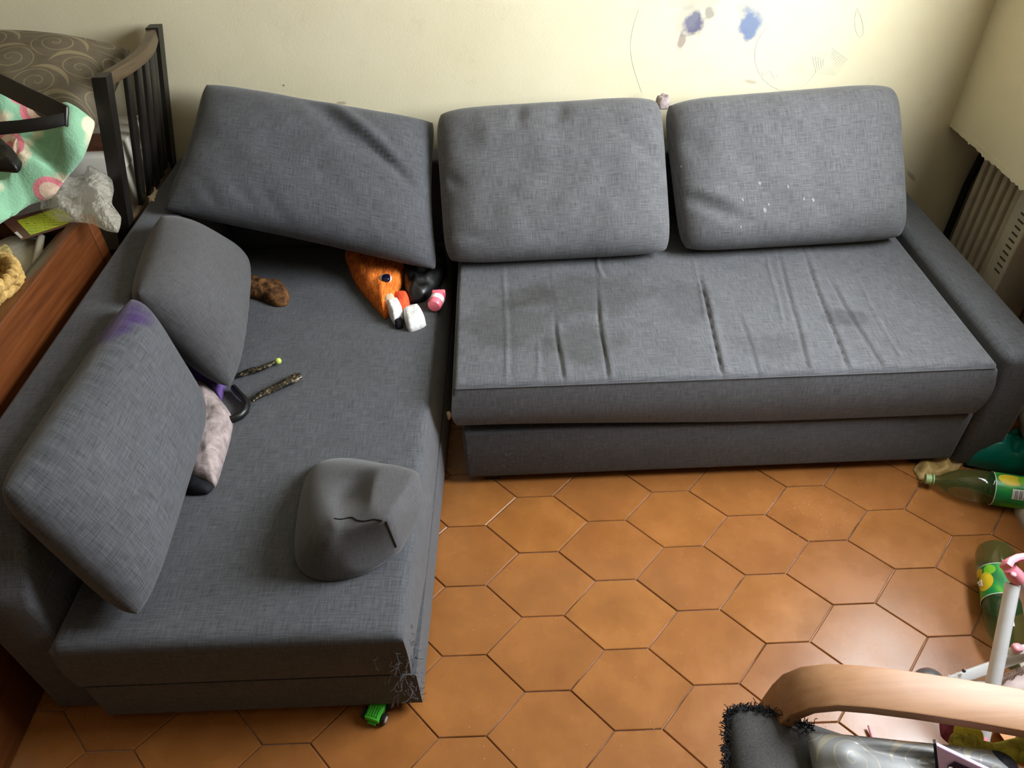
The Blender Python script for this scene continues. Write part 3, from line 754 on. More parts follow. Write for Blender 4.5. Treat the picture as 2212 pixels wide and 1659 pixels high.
# cardboard box, pillow, blanket, black bag, bubble wrap, card
M['card'] = plain('grey_white_cardboard', (.42, .39, .32), .7, .08)
M['cardside'] = plain('white_cardboard_edge', (.55, .52, .45), .7, .05)
bx = thing('cardboard_box', 'pale cardboard box under the patterned pillow', 'box', (-1.33, .70, .455))
boxes('carton', [(-1.56, -1.140, .645, .93, .456, .715)], M['card'], bx, .003)
boxes('lid', [(-1.565, -1.135, .640, .935, .690, .752)], M['cardside'], bx, .003)
boxes('printed_panel', [(-1.30, -1.17, .68, .80, .7525, .754)], plain('brown_print', (.20, .06, .03), .5), bx)
def damask(name, base, line, sc=1.0, seed=(0, 0)):
    """woven satin with scroll spirals: several Archimedean scrolls drawn from the UV in metres"""
    t = NT(name); uv = t.coord('UV'); f = t.noise(uv, 40, 3)
    c = t.mix(t.rng(f, .3, .7), tuple(x * .85 for x in base), tuple(x * 1.1 for x in base))
    mask = None
    cell = .125 * sc
    for gi, (ox, oy, flip) in enumerate(((0, 0, 1), (.5, .5, -1))):
        mp = t.n('ShaderNodeMapping'); mp.inputs['Location'].default_value = (ox + seed[0], oy + seed[1], 0); mp.inputs['Scale'].default_value = (1 / cell, 1 / cell, 1); t.l(uv, mp.inputs[0])
        fr = t.n('ShaderNodeVectorMath', operation='FRACTION'); t.l(mp.outputs[0], fr.inputs[0])
        sb = t.n('ShaderNodeVectorMath', operation='SUBTRACT'); t.l(fr.outputs[0], sb.inputs[0]); sb.inputs[1].default_value = (.5, .5, 0)
        sp = t.n('ShaderNodeSeparateXYZ'); t.l(sb.outputs[0], sp.inputs[0])
        r = t.math('SQRT', t.math('ADD', t.math('POWER', sp.outputs[0], 2), t.math('POWER', sp.outputs[1], 2)))
        th = t.math('ARCTAN2', sp.outputs[1], t.math('MULTIPLY', sp.outputs[0], flip))
        ph = t.math('FRACT', t.math('SUBTRACT', t.math('MULTIPLY', r, 6.2), t.math('DIVIDE', th, 2 * math.pi)))
        ln = t.math('LESS_THAN', t.math('ABSOLUTE', t.math('SUBTRACT', ph, .5)), .055)
        ln = t.math('MULTIPLY', ln, t.math('LESS_THAN', r, .36))
        # leaf: a thick comma along one side of the scroll
        lf = t.math('MULTIPLY', t.math('LESS_THAN', t.math('ABSOLUTE', t.math('SUBTRACT', t.math('ADD', r, t.math('MULTIPLY', th, .05)), .45)), t.math('MULTIPLY', t.math('MAXIMUM', t.math('SINE', t.math('MULTIPLY', th, 1.5)), 0), .045)), t.math('GREATER_THAN', th, 0))
        mk = t.math('MAXIMUM', ln, lf)
        mask = mk if mask is None else t.math('MAXIMUM', mask, mk)
    t.col(t.mix(t.math('MULTIPLY', mask, .8), c, line)); t.l(t.rng(mask, 0, 1, .55, .3), t.b.inputs['Roughness'])
    return t.m
M['damask'] = damask('taupe_damask', (.105, .082, .052), (.22, .18, .10), 1.3)
M['damask_grey'] = damask('grey_damask', (.20, .205, .21), (.34, .31, .24), .8, (.3, .2))
pw = cushion('patterned_pillow', (-1.60, .915, 1.00), (-1.095, .900, .950), (-1.125, .560, .850), (-1.57, .50, .845), .21, M['damask'], 2.6, .5, 60, 46, None, .02, .04, 21, .008)
tag(pw, 'plump taupe pillow with scroll pattern on the cardboard box', 'pillow')
def fleece():
    t = NT('mint_pink_fleece'); ob = t.coord(); g = t.noise(ob, 150, 3, .7)
    vo = t.n('ShaderNodeTexVoronoi'); vo.inputs['Scale'].default_value = 7.5; t.l(ob, vo.inputs['Vector']); d = vo.outputs['Distance']
    h = t.noise(ob, 8, 2, .5)
    c = t.mix(t.rng(h, .50, .56), (.27, .52, .33), (.78, .68, .48))
    ring = t.math('LESS_THAN', t.math('ABSOLUTE', t.math('SUBTRACT', d, .30)), .045)
    c = t.mix(t.math('LESS_THAN', d, .26), c, (.78, .56, .42)); c = t.mix(t.math('LESS_THAN', d, .15), c, (.75, .22, .25)); c = t.mix(ring, c, (.74, .22, .26))
    t.col(c); t.bump(g, .5, .004); t.b.inputs['Sheen Weight'].default_value = .3
    return t.set(.95, .1)
M['fleece'] = fleece()
def bfold(q): return .036 * math.sin(q.x * 34 + q.y * 14 + 2 * nz(q, 5, 2)) + .020 * math.sin(q.y * 47 - q.x * 15 + 3 * nz(q, 6, 4))
bl = mound('fleece_blanket', [Z(x, y, z) for x, y, z in ((40, 200, .93), (110, 215, .93), (150, 240, .92), (204, 262, .90), (196, 300, .87), (178, 345, .83), (140, 390, .78), (112, 428, .74), (66, 442, .73), (22, 470, .72), (-40, 500, .71), (-160, 440, .74), (-160, 300, .83), (-60, 190, .93))], .045, M['fleece'], None, 24, 7, 1.6, .020, 15, 6, fold=bfold)
tag(bl, 'rumpled mint green fleece blanket with pink rings', 'blanket')
bag = thing('black_bag', 'black leather bag lying on the fleece blanket', 'bag', Z(-20, 250, .98))
band('handle', [Z(x, y, z) for x, y, z in ((-90, 140, 1.02), (-20, 170, 1.015), (60, 210, 1.005), (120, 238, .995), (146, 252, .99))], (.15, .55, .8), .046, .008, M['black_leather'], bag, .003)
band('handle', [Z(x, y, z) for x, y, z in ((147, 256, .985), (100, 266, .985), (40, 274, .98), (-40, 280, .975), (-90, 284, .975))], (.0, .6, .8), .028, .008, M['black_leather'], bag, .003)
mound('pouch', [Z(x, y, .93) for x, y in ((-70, 300), (-10, 295), (25, 325), (48, 352), (40, 372), (0, 370), (-70, 368))], .03, M['black_leather'], bag, 10, 6, 2.2, .010, 24, 4)
t = NT('bubble_wrap_film'); vo = t.n('ShaderNodeTexVoronoi'); vo.inputs['Scale'].default_value = 130; t.l(t.coord(), vo.inputs['Vector'])
t.col((.88, .84, .72)); t.bump(t.math('SUBTRACT', 1.0, vo.outputs['Distance']), .8, .004)
M['bubble'] = t.set(.22, .6, 0, **{'Alpha': .38, 'Transmission Weight': .3})
def wfold(q): return .016 * math.sin(q.x * 60 + q.y * 25) + .012 * nz(q, 34, 5)
bw = mound('bubble_wrap', [Z(x, y, z) for x, y, z in ((165, 382, .73), (210, 378, .73), (240, 385, .735), (246, 410, .735), (242, 440, .735), (262, 470, .715), (255, 502, .70), (228, 498, .705), (200, 484, .71), (165, 480, .71), (125, 478, .70), (88, 455, .695), (92, 430, .70), (120, 410, .72))], .032, M['bubble'], None, 16, 7, 1.5, .014, 34, 8, fold=wfold)
tag(bw, 'crumpled clear bubble wrap on the chest corner', 'bubble wrap')
t = NT('ticket_print'); uv = t.coord('UV'); mp = t.n('ShaderNodeMapping'); mp.inputs['Scale'].default_value = (1, 1, 1); t.l(uv, mp.inputs[0])
f1 = t.noise(uv, 1.0, 3, .7, (300, 90, 1)); row = t.n('ShaderNodeSeparateXYZ'); t.l(uv, row.inputs[0])
rw = t.math('GREATER_THAN', t.math('FRACT', t.math('MULTIPLY', row.outputs[1], 75)), .55)
ink = t.math('MULTIPLY', t.math('GREATER_THAN', f1, .53), rw)
t.col(t.mix(ink, (.42, .46, .03), (.12, .14, .02))); M['ticket'] = t.set(.4, .4)
tk = thing('scratch_card', 'lime green printed scratch card with brown border under the bubble wrap', 'card', Z(90, 490, .70))
def quad(name, pts, mat, parent, th=.0012):
    n = V(pts[1] - pts[0]).cross(V(pts[3] - pts[0])).normalized()
    if n.z < 0: n = -n
    return hull8(name, [p for p in pts] + [p + n * th for p in pts], mat, parent)
zt = .695
quad('sheet', [Z(5, 478, zt), Z(46, 519, zt), Z(180, 478, zt), Z(140, 440, zt)], plain('brown_print_border', (.10, .035, .02), .5), tk)
quad('play_area', [Z(36, 477, zt + .0014), Z(66, 508, zt + .0014), Z(162, 478, zt + .0014), Z(130, 448, zt + .0014)], M['ticket'], tk, .0004)
quad('white_box', [Z(31, 503, zt + .0014), Z(45, 515, zt + .0014), Z(50, 513, zt + .0014), Z(37, 500, zt + .0014)], M['cardside'], tk, .0004)
tag(mound('plush_paw', [Z(x, y, .575) for x, y in ((252, 405), (285, 400), (298, 425), (294, 462), (276, 474), (252, 450))], .03, M['cream_fur'], None, 10, 6, 1.6, .008, 26, 5), 'cream plush paw behind the near chair post', 'plush toy')
tag(mound('plush_toy', [Z(x, y, .575) for x, y in ((318, 375), (340, 380), (350, 420), (342, 465), (322, 450), (310, 415))], .03, M['cream_fur'], None, 10, 6, 1.6, .008, 26, 7), 'pale plush toy seen through the chair slats', 'plush toy')
pn = thing('pen', 'steel pen with clip on the linen cloth', 'pen', Z(10, 600, .68))
tube('barrel', [Z(-15, 575, .685), Z(14, 625, .685)], .0045, plain('steel', (.4, .4, .4), .3, .05, metal=1.0), pn)
ellipsoid('clip', Z(17, 619, .69), (.006, .004, .004), plain('steel_bright', (.6, .6, .6), .2, .05, metal=1.0), pn)
tag(mound('paper_scraps', [Z(x, y, .675) for x, y in ((-20, 545), (15, 530), (28, 548), (20, 575), (-20, 580))], .010, plain('patterned_paper', (.42, .32, .12), .6, .5, 120), None, 6, 5, 2, .006, 50, 3), 'crumpled patterned paper wrapper beside the pen', 'wrapper')

# ---------------------------------------------------------------- radiator in the niche
M['radpaint'] = plain('aged_cream_enamel', (.62, .54, .42), .45, .08); M['slot'] = plain('slot_shadow', (.10, .085, .06), .8)
rad = thing('oil_radiator', 'cream finned radiator in the niche beside the armrest', 'radiator', (1.55, .75, .06))
XR = 1.515
for y in (.902, .862, .820, .779, .739, .700):
    boxes('fin', [(XR, XR + .11, y - .011, y + .011, .07, .555)], M['radpaint'], rad, .003, 2)
boxes('core', [(XR + .035, XR + .075, .60, .91, .10, .53)], plain('dark_gap_metal', (.06, .05, .04), .6), rad)
pan = boxes('control_panel', [(XR - .012, XR + .115, .588, .676, .06, .57)], plain('cream_plastic', (.70, .64, .53), .45, .05), rad, .006)
for k in range(10): boxes('vent_slot', [(XR - .0128, XR - .0110, .604, .634, .27 + .022 * k, .276 + .022 * k)], M['slot'], pan)
tube('gap_shade_strip', [(XR + .02, .95, .56), (XR, .945, .40), (XR, .945, .2), (XR + .02, .945, .02)], .012, M['void'], rad, 8)  # black strip standing in for the shaded gap beside the fins
bin_ = boxes('storage_box', [(1.47, 1.64, .16, .40, .0, .36)], plain('dark_brown_board', (.035, .025, .02), .7), None, .004)
tag(bin_, 'dark brown box standing in the niche past the armrest', 'box')

# ---------------------------------------------------------------- litter on the floor at the right
def glassy(name, c):
    t = NT(name); t.col(c); return t.set(.08, .6, 0, **{'Transmission Weight': .4, 'Alpha': .5})
M['pet'] = glassy('green_pet_plastic', (.055, .12, .035))
def label_mat():
    t = NT('green_citrus_label'); ob = t.coord('UV'); f = t.noise(ob, 1.0, 2, .5, (7, 12, 1), .3); g = t.noise(ob, 1.0, 2, .5, (5, 16, 1), .6)
    c = t.ramp(f, [(.35, (.005, .17, .05)), (.52, (.015, .28, .06)), (.62, (.10, .42, .02))])
    t.col(c); return t.set(.35, .5)
M['label'] = label_mat(); M['lemon'] = plain('lemon_print', (.75, .58, .03), .4, .12, 40); M['limep'] = plain('lime_print', (.20, .55, .03), .4, .12, 40)
M['white_print'] = plain('white_print', (.85, .85, .80), .5, .03); M['ink'] = plain('black_print', (.02, .02, .02), .5)
M['cap'] = plain('pale_green_cap', (.33, .46, .20), .45, .06)
def patch(name, o, axis, up, d0, d1, a0, a1, R, mat, parent, shape='rect', n=12):
    """curved print on a bottle: along-axis d0..d1, angle a0..a1 (deg from 'up')"""
    axis = V(axis).normalized(); up = (V(up) - axis * V(up).dot(axis)).normalized(); s = axis.cross(up)
    vs, fs = [], []
    def P(d, a, rr): a = math.radians(a); return V(o) + axis * d + (up * math.cos(a) + s * math.sin(a)) * rr
    if shape == 'rect':
        for i in range(n + 1):
            a = a0 + (a1 - a0) * i / n; vs += [P(d0, a, R), P(d1, a, R)]
        fs = [(2 * i, 2 * i + 1, 2 * i + 3, 2 * i + 2) for i in range(n)]
    else:
        dc, ac = (d0 + d1) / 2, (a0 + a1) / 2; vs.append(P(dc, ac, R)); m = 20
        for rg in (.5, 1):
            for k in range(m):
                b = 2 * math.pi * k / m; vs.append(P(dc + (d1 - d0) / 2 * rg * math.cos(b), ac + (a1 - a0) / 2 * rg * math.sin(b), R))
        for k in range(m):
            fs.append((0, 1 + k, 1 + (k + 1) % m)); fs.append((1 + k, 1 + m + k, 1 + m + (k + 1) % m, 1 + (k + 1) % m))
    k = len(vs); vs2 = [v - (v - V(o) - axis * (v - V(o)).dot(axis)).normalized() * .0006 for v in vs]
    return mesh(name, vs + vs2, fs + [tuple(i + k for i in f) for f in fs], mat, parent)
def bottle(label, p_cap, p_dir, group):
    axis = (V(p_dir) - V(p_cap)).normalized(); o = V(p_cap)
    b = thing('soda_bottle', label, 'bottle', (o.x, o.y, 0), group)
    R = .0445
    body = [(.018, .0125), (.030, .0125), (.038, .0165), (.052, .026), (.070, .0345), (.092, .0405), (.115, .0438), (.135, R), (.150, R), (.155, R * .96), (.160, R), (.245, R), (.250, R * .97), (.256, R), (.300, R), (.318, .040), (.328, .030), (.320, .010)]
    lathe('body', body, o, axis, M['pet'], b, 40)
    lathe('cap', [(0, .010), (.001, .0142), (.015, .0142), (.016, .0125)], o, axis, M['cap'], b, 24)
    lathe('neck_ring', [(.017, .0125), (.018, .016), (.021, .016), (.022, .0125)], o, axis, M['cap'], b, 24)
    lab = lathe('label', [(.160, R + .0006), (.245, R + .0006)], o, axis, M['label'], b, 48, False)
    lathe('label_edge', [(.1585, R + .0004), (.1588, R + .0012), (.1602, R + .0012), (.1604, R + .0004)], o, axis, M['white_print'], lab, 48, False)
    lathe('label_edge', [(.2448, R + .0004), (.245, R + .0012), (.2464, R + .0012), (.2466, R + .0004)], o, axis, M['white_print'], lab, 48, False)
    return b, lab, o, axis, R
GB = 'green soda bottles on the floor'
b1, lab, o, ax, R = bottle('green plastic soda bottle with barcode lying along the armrest front', Z(1998, 1034, .026), Z(2212, 1058, .047) + V((.0, -.012, .0)), GB)
up = (CAM - o).normalized()
patch('lemon_print', o, ax, up, .165, .225, -66, -18, R + .0011, M['lemon'], lab, 'disc'); patch('lime_print', o, ax, up, .21, .25, -62, -22, R + .0013, M['limep'], lab, 'disc')
bc_ = patch('barcode_patch', o, ax, up, .198, .238, -8, 26, R + .0014, M['white_print'], lab)
for k in range(11):
    d = .2005 + .0034 * k; patch('bar', o, ax, up, d, d + (.0018 if k % 3 else .0009), -4, 24, R + .0018, M['ink'], lab)
b2, lab2, o2, ax2, R = bottle('green plastic soda bottle with lemon label lying under the toy stroller', Z(2188, 1440, .052) , Z(2140, 1130, .052), GB)
up2 = (CAM - o2).normalized()
patch('lemon_print', o2, ax2, up2, .175, .225, -70, -15, R + .0013, M['lemon'], lab2, 'disc'); patch('lime_print', o2, ax2, up2, .215, .243, -40, -5, R + .0012, M['limep'], lab2, 'disc'); patch('lemon_print', o2, ax2, up2, .222, .244, -80, -45, R + .0015, M['lemon'], lab2, 'disc')
# white letter F on the lemon
def letter(d, a, sz):
    sx = ax2; uu = (up2 - ax2 * up2.dot(ax2)).normalized(); ss = ax2.cross(uu); aa = math.radians(a)
    nrm = uu * math.cos(aa) + ss * math.sin(aa); tg = -uu * math.sin(aa) + ss * math.cos(aa)
    c0 = o2 + ax2 * d + nrm * (R + .0022); vs, fs = [], []
    for (x0, y0, x1, y1) in ((0, 0, .25, 1), (.25, .75, .8, 1), (.25, .35, .65, .58)):
        b = len(vs)
        for h in (0, .0008):
            vs += [c0 + ax2 * (y * sz) + tg * (-x * sz) + nrm * h for x, y in ((x0, y0), (x1, y0), (x1, y1), (x0, y1))]
        fs += [tuple(b + i for i in f) for f in ((0, 1, 2, 3), (4, 5, 6, 7), (0, 1, 5, 4), (1, 2, 6, 5), (2, 3, 7, 6), (3, 0, 4, 7))]
    mesh('letter', vs, fs, M['white_print'], lab2, False)
letter(.190, -50, .018)
M['teal'] = plain('teal_plastic_film', (.004, .20, .155), .32, .25, 18); M['film'] = plain('milky_plastic_film', (.58, .53, .44), .35, .12, 20)
def crease(q): return .014 * math.sin(q.x * 80 - q.y * 50) + .024 * nz(q, 28, 2) + .012 * abs(nz(q, 60, 4))
tag(mound('teal_bag', [Z(x, y, .01) for x, y in ((2085, 1003), (2120, 990), (2150, 965), (2215, 930), (2300, 930), (2300, 1010), (2215, 1028), (2150, 1018))], .09, M['teal'], None, 16, 7, 1.6, .022, 22, 3, fold=crease), 'crumpled teal plastic bag against the armrest', 'bag')
tag(mound('white_bag', [Z(x, y, .10) for x, y in ((2195, 900), (2212, 862), (2280, 850), (2310, 900), (2290, 960), (2215, 950))], .09, M['film'], None, 14, 7, 1.6, .02, 24, 5, fold=crease), 'milky white plastic bag heaped on the teal bag', 'bag')
tag(mound('white_rag', [Z(x, y, .0) for x, y in ((2190, 1098), (2250, 1090), (2290, 1120), (2270, 1160), (2215, 1150), (2200, 1125))], .04, M['film'], None, 10, 6, 1.8, .012, 30, 6), 'off-white rag on the floor between the two bottles', 'rag')
tag(mound('yellow_wrapper', [Z(x, y, .0) for x, y in ((1972, 1015), (1985, 998), (2020, 990), (2060, 988), (2085, 1000), (2060, 1022), (2010, 1034), (1985, 1038))], .018, plain('tan_wrapper', (.42, .28, .10), .5, .25, 30), None, 10, 6, 1.8, .014, 40, 4, fold=lambda q: .006 * math.sin(q.x * 120)), 'tan paper wrapper under the bottle neck by the sofa panel', 'wrapper')
tag(mound('black_sleeve', [Z(x, y, .0) for x, y in ((2070, 990), (2110, 982), (2140, 985), (2135, 1005), (2100, 1012), (2075, 1005))], .02, M['black_cloth'], None, 8, 6, 1.8, .006, 30, 2), 'black cloth strip below the armrest beside the teal bag', 'cloth')

# ---------------------------------------------------------------- toy stroller, toys
M['whitetube'] = plain('white_enamel_tube', (.85, .87, .90), .28, .05); M['hotpink'] = plain('bright_pink_plastic', (.95, .33, .42), .35, .04)
st = thing('toy_stroller', 'white tube and pink plastic doll stroller lying behind the armchair arm', 'toy', (.95, -.60, 0))
pA = Z(2188, 1262, .30); pB = Z(2113, 1640, .03)
tube('frame_tube', [pA, pA.lerp(pB, .5), pB], .0135, M['whitetube'], st, 14)
tube('tube_bore', [pA + (pA - pB).normalized() * .0006, pA + (pA - pB).normalized() * .001], .006, M['void'], st, 10)
h0 = Z(2172, 1222, .34)
band('handle', [Z(x, y, .35) for x, y in ((2172, 1226), (2178, 1214), (2192, 1207), (2215, 1204), (2250, 1203))], (0, -.35, .94), .030, .014, M['hotpink'], st, .004)
tube('handle_socket', [Z(2180, 1226, .335), Z(2192, 1242, .32), Z(2200, 1252, .31)], [.013, .016, .015], M['hotpink'], st, 14)
ellipsoid('screw', Z(2189, 1241, .337), (.006, .006, .004), M['palepink'], st)
tube('frame_tube', [Z(2196, 1240, .31), Z(2222, 1300, .22), Z(2240, 1400, .12)], .013, M['whitetube'], st, 12)
band('cross_bar', [Z(2035, 1478, .05), Z(2120, 1448, .07), Z(2215, 1415, .09)], (0, .8, .6), .022, .014, M['whitetube'], st, .003)
band('side_bar', [Z(2048, 1466, .05), Z(2130, 1482, .04), Z(2200, 1500, .04)], (0, .5, .8), .016, .010, M['whitetube'], st, .002)
for x, y in ((2082, 1449), (2176, 1432), (2200, 1420)): ellipsoid('rivet', Z(x, y, .082), (.004, .004, .003), M['ink'], st)
band('clip', [Z(2178, 1410, .12), Z(2200, 1404, .125), Z(2240, 1396, .13)], (0, .8, .5), .018, .012, M['whitetube'], st, .003)
ellipsoid('button', Z(2197, 1400, .135), (.010, .010, .008), M['palepink'], st, None, 3)
tube('pink_strut', [Z(2127, 1570, .08), Z(2126, 1660, .05)], .006, M['hotpink'], st, 10)
star = []
for i in range(10):
    r_ = .022 if i % 2 == 0 else .010; a = math.pi * i / 5; star.append((r_ * math.cos(a), r_ * math.sin(a)))
sc0 = Z(2085, 1466, .03); vs = [sc0 + V((x, y, z)) for z in (0, .006) for x, y in star]
so = mesh('toy_star', vs, [tuple(range(10)), tuple(range(10, 20))] + [(i, (i + 1) % 10, 10 + (i + 1) % 10, 10 + i) for i in range(10)], M['palepink'], None, False)
tag(so, 'small pale pink plastic star beside the stroller bar', 'toy')
pb = thing('toy_bag', 'pale pink toy bag with printed closed lashes by the stroller', 'toy bag', Z(2190, 1480, 0))
pbm = mound('body', [Z(x, y, .0) for x, y in ((2130, 1490), (2165, 1462), (2200, 1440), (2260, 1430), (2290, 1480), (2240, 1530), (2160, 1525))], .06, M['skinpink'], pb, 12, 6, 2, .006, 20, 3)
bpy.context.view_layer.update()
def on_surface(o, x, y):
    mw = o.matrix_world.inverted(); d = (RR * ((x - CX) / F_PX) + RD * ((y - CY) / F_PX) + RF).normalized()
    ok, hit, n, _ = o.ray_cast(mw @ CAM, mw.to_3x3() @ d)
    return (o.matrix_world @ hit + n * .0012) if ok else None
for k in range(16):
    x = 2163 + 3.2 * k; y = 1463 - 1.6 * k
    pts = [on_surface(pbm, x + dx_, y + dy_) for dx_, dy_ in ((0, 0), (1, 9), (-1, 16 + 3 * math.sin(k)))]
    if all(pts): tube('lash', pts, .0008, plain('brown_print_line', (.25, .15, .10), .6) if k == 0 else bpy.data.materials['brown_print_line'], pbm, 5)
dm = lathe('metal_cup', [(0, .034), (.010, .033), (.020, .029), (.030, .020), (.035, .008), (.036, .001)], Z(2006, 1478, .0), (0, .0001, 1), plain('grey_metal', (.28, .28, .30), .3, .06, metal=.6), None, 32)
tag(dm, 'small grey metal cup upside down on the floor behind the armchair', 'cup')

# ---------------------------------------------------------------- bentwood armchair in the foreground
arm = thing('bentwood_armchair', 'bentwood armchair with birch arm and worn dark grey seat pad', 'armchair', (.5, -1.1, 0))
za = .55
def armpath(yo):
    tip = [Z(x, y, z) for x, y, z in ((2330, 1572, .545), (2212, 1541, .552), (2080, 1518, .557), (1960, 1500, .560), (1870, 1489, .558), (1800, 1484, .550), (1745, 1490, .535), (1710, 1504, .512), (1688, 1525, .482))]
    d = (tip[-1] - tip[-2]).normalized(); p = tip[-1]
    for k, dz in enumerate((.03, .07, .12, .2, .3)): tip.append(p + V((-.010 - .004 * k, -.006, -dz)))
    tip.append(V((tip[-1].x + .01, tip[-1].y, .012)))
    return [q + V((0, yo, 0)) for q in tip]
band('arm', armpath(0), (.12, .99, .03), .064, .022, M['birch'], arm, .003)
band('arm', armpath(-.60), (.12, .99, .03), .064, .022, M['birch'], arm, .003)
for yy in (-.855, -1.455): band('runner', [(.27, yy, .012), (.6, yy - .02, .012), (1.0, yy - .05, .015)], (0, 1, 0), .06, .022, M['birch'], arm, .003)
def charcoal():
    t = NT('worn_charcoal_fabric'); ob = t.coord(); f = t.noise(ob, 420, 2, .7); g = t.noise(ob, 6, 3)
    t.col(t.ramp(t.math('ADD', t.math('MULTIPLY', f, .5), t.math('MULTIPLY', g, .5)), [(.35, (.028, .028, .030)), (.65, (.075, .072, .070))])); t.bump(f, .3, .0015); return t.set(.95, .15)
M['charcoal'] = charcoal()
S0, S1, S2, S3 = Z(1552, 1508, .478), Z(1770, 1590, .405), V((.45, -1.40, .40)), V((.188, -1.40, .478))
sp_ = cushion('seat_pad', S0, Z(2130, 1690, .350), V((S2.x + .40, -1.45, .35)), S3, .085, M['charcoal'], 8, .5, 50, 50, None, .05, 0, 31, .004, arm)
# frayed pile along the pad's edge
vs, fs = [], []; rt = random.Random(9)
edge = [(1563, 1680), (1562, 1620), (1562, 1560), (1570, 1532), (1590, 1524), (1625, 1524), (1660, 1532), (1705, 1548), (1750, 1568)]
for i in range(700):
    s = rt.random() * (len(edge) - 1); k = int(s); q = V(edge[k]).lerp(V(edge[k + 1]), s - k)
    p = Z(q[0] + rt.gauss(9, 3), q[1] + rt.gauss(8, 3), .482 + rt.gauss(0, .008)); thread(p, (rt.gauss(-.5, .7), rt.gauss(.4, .7), rt.gauss(.4, .5)), rt.uniform(.006, .014), .0007)
tag(mesh('frayed_edge', vs, fs, plain('black_pile', (.008, .008, .012), .95), arm), 'frayed black edge of the seat pad', kind='stuff')
vs = [Z(x, y, z) for x, y, z in ((1756, 1597, .50), (1800, 1592, .515), (1880, 1606, .515), (1960, 1615, .51), (2035, 1630, .50))]
pc = cushion('patterned_cushion', V((.352, -.880, .515)), V((.640, -.915, .50)), V((.640, -1.16, .47)), V((.335, -1.12, .47)), .10, M['damask_grey'], 3, .5, 50, 40, gro([(-.9, .85, .9, .6, .08, -.012), (-.9, .6, -.6, .9, .1, .01), (-.5, .9, .8, .75, .05, .008)]), .03, .02, 41, .008)
tag(pc, 'shiny grey cushion with cream scrolls on the dark armchair seat', 'cushion')
tb = thing('toy_tablet', 'pink toy tablet with dark camera lenses propped on the armchair', 'tablet', Z(2060, 1650, .46))
q0, q1 = Z(2022, 1606, .565), Z(2150, 1668, .565); q2, q3 = Z(2190, 1790, .50), Z(2036, 1740, .50)
nn = (q1 - q0).cross(q3 - q0).normalized()
if nn.z < 0: nn = -nn
hull8('case', [q - nn * .006 for q in (q0, q1, q2, q3)] + [q + nn * .004 for q in (q0, q1, q2, q3)], plain('lilac_pink_plastic', (.66, .44, .68), .4, .04), tb, .002)
def on_plane(x, y):
    d = (RR * ((x - CX) / F_PX) + RD * ((y - CY) / F_PX) + RF); return CAM + d * ((q0 - CAM).dot(nn) / d.dot(nn))
m4 = [on_plane(x, y) + nn * .0042 for x, y in ((2046, 1650), (2062, 1640), (2110, 1662), (2105, 1720), (2050, 1700))]
n5 = len(m4); mesh('camera_plate', m4 + [q + nn * .002 for q in m4], [tuple(range(n5)), tuple(range(n5, 2 * n5))] + [(i, (i + 1) % n5, n5 + (i + 1) % n5, n5 + i) for i in range(n5)], plain('dark_purple_plastic', (.03, .012, .04), .25), tb, False)
ellipsoid('lens', on_plane(2054, 1655) + nn * .0064, (.0035, .0035, .002), M['white_print'], tb)
hull8('side_edge', [q0 - nn * .012 + V((-.004, 0, 0)), q0 - nn * .012, q3 - nn * .012, q3 - nn * .012 + V((-.004, 0, 0)), q0 + V((-.004, 0, 0)), q0, q3, q3 + V((-.004, 0, 0))], M['ink'], tb)
# lizard plush, magenta plush, dark pompom, orange toy behind the arm
M['lizard'] = fur('olive_yellow_plush', (.16, .14, .015), (.42, .38, .05), (80, 80, 80)); M['lizard_y'] = fur('yellow_plush', (.42, .36, .02), (.62, .55, .05), (80, 80, 80))
lz = thing('lizard_plush', 'olive green plush lizard with yellow crest draped by the armchair arm', 'plush toy', Z(2100, 1610, .48))
zl = .50
tube('body', [Z(x, y, zl) for x, y in ((2072, 1604), (2085, 1604), (2100, 1606), (2120, 1616), (2150, 1626), (2185, 1624), (2220, 1616), (2260, 1608))], [.010, .019, .018, .011, .013, .016, .016, .010], M['lizard'], lz, 14)
ellipsoid('snout', Z(2080, 1612, zl), (.018, .020, .017), M['lizard'], lz)
ellipsoid('crest', Z(2092, 1587, zl + .005), (.019, .015, .013), M['lizard_y'], lz, rotz(-25), 2.6)
ellipsoid('foot', Z(2212, 1606, zl + .004), (.012, .012, .012), M['lizard'], lz)
ellipsoid('foot', Z(2105, 1628, zl - .004), (.007, .012, .007), M['lizard'], lz)
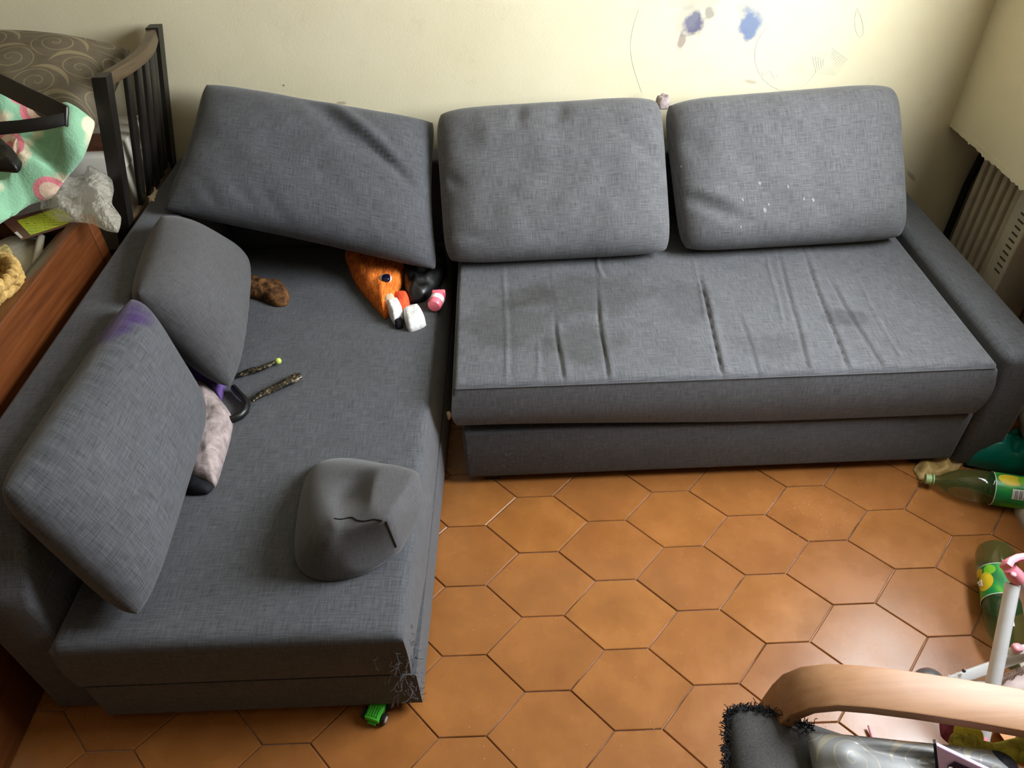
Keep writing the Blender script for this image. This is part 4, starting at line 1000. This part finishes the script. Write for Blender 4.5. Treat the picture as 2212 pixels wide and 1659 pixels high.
tag(mound('magenta_plush', [Z(x, y, .36) for x, y in ((2030, 1555), (2065, 1556), (2095, 1575), (2085, 1612), (2050, 1605), (2032, 1588))], .05, fur('magenta_plush', (.12, .02, .045), (.26, .06, .11), (60, 60, 60)), None, 10, 6, 1.8, .006, 30, 3), 'dark magenta plush under the armchair arm beside the lizard', 'plush toy')
tag(ellipsoid('pompom', Z(2157, 1664, .50), (.026, .026, .024), fur('charcoal_fluff', (.008, .008, .010), (.03, .03, .035), (90, 90, 90)), None), 'dark charcoal pompom below the plush lizard', 'pompom')
tag(hull8('orange_carton', [Z(x, y, z) for z in (.0, .03) for x, y in ((2150, 1572), (2240, 1590), (2240, 1640), (2185, 1622))], plain('orange_card', (.72, .33, .14), .6, .06), None, .002), 'orange card lid on the floor under the armchair', 'card')
tag(tube('drinking_straw', [Z(1877, 1567, .012), Z(1884, 1590, .008), Z(1896, 1612, .006)], [.0035, .0045, .006], M['palepink'], None, 8), 'pale pink plastic straw on the floor beside the grey cushion', 'straw')

# ---------------------------------------------------------------- crumbs on the floor
vs, fs = [], []; rt = random.Random(12)
def crumb(x, y, s, z=0):
    b = len(vs); h = s * .6
    pts = [(1, 0), (.2, .9), (-.8, .4), (-.5, -.8)]
    a = rt.random() * 6.28
    for px2, py2 in pts: vs.append(V((x + s * (px2 * math.cos(a) - py2 * math.sin(a)), y + s * (px2 * math.sin(a) + py2 * math.cos(a)), z)))
    vs.append(V((x, y, z + h)))
    for k in range(4): fs.append((b + k, b + (k + 1) % 4, b + 4))
    fs.append((b, b + 1, b + 2, b + 3))
for i in range(520):
    if rt.random() < .4: q = Z(rt.gauss(1760, 60), rt.gauss(1100, 40), 0)
    else: q = Z(rt.uniform(700, 2100), rt.uniform(1040, 1650), 0)
    if q.y > .03 or (q.x < -.24 and q.y > -.6): continue
    crumb(q.x, q.y, rt.choice((.0005, .0006, .0008, .0012)), .0004)
tag(mesh('crumbs', vs, fs, M['cream_fur'], floor, False), 'scattered pale crumbs on the tiles', kind='stuff')
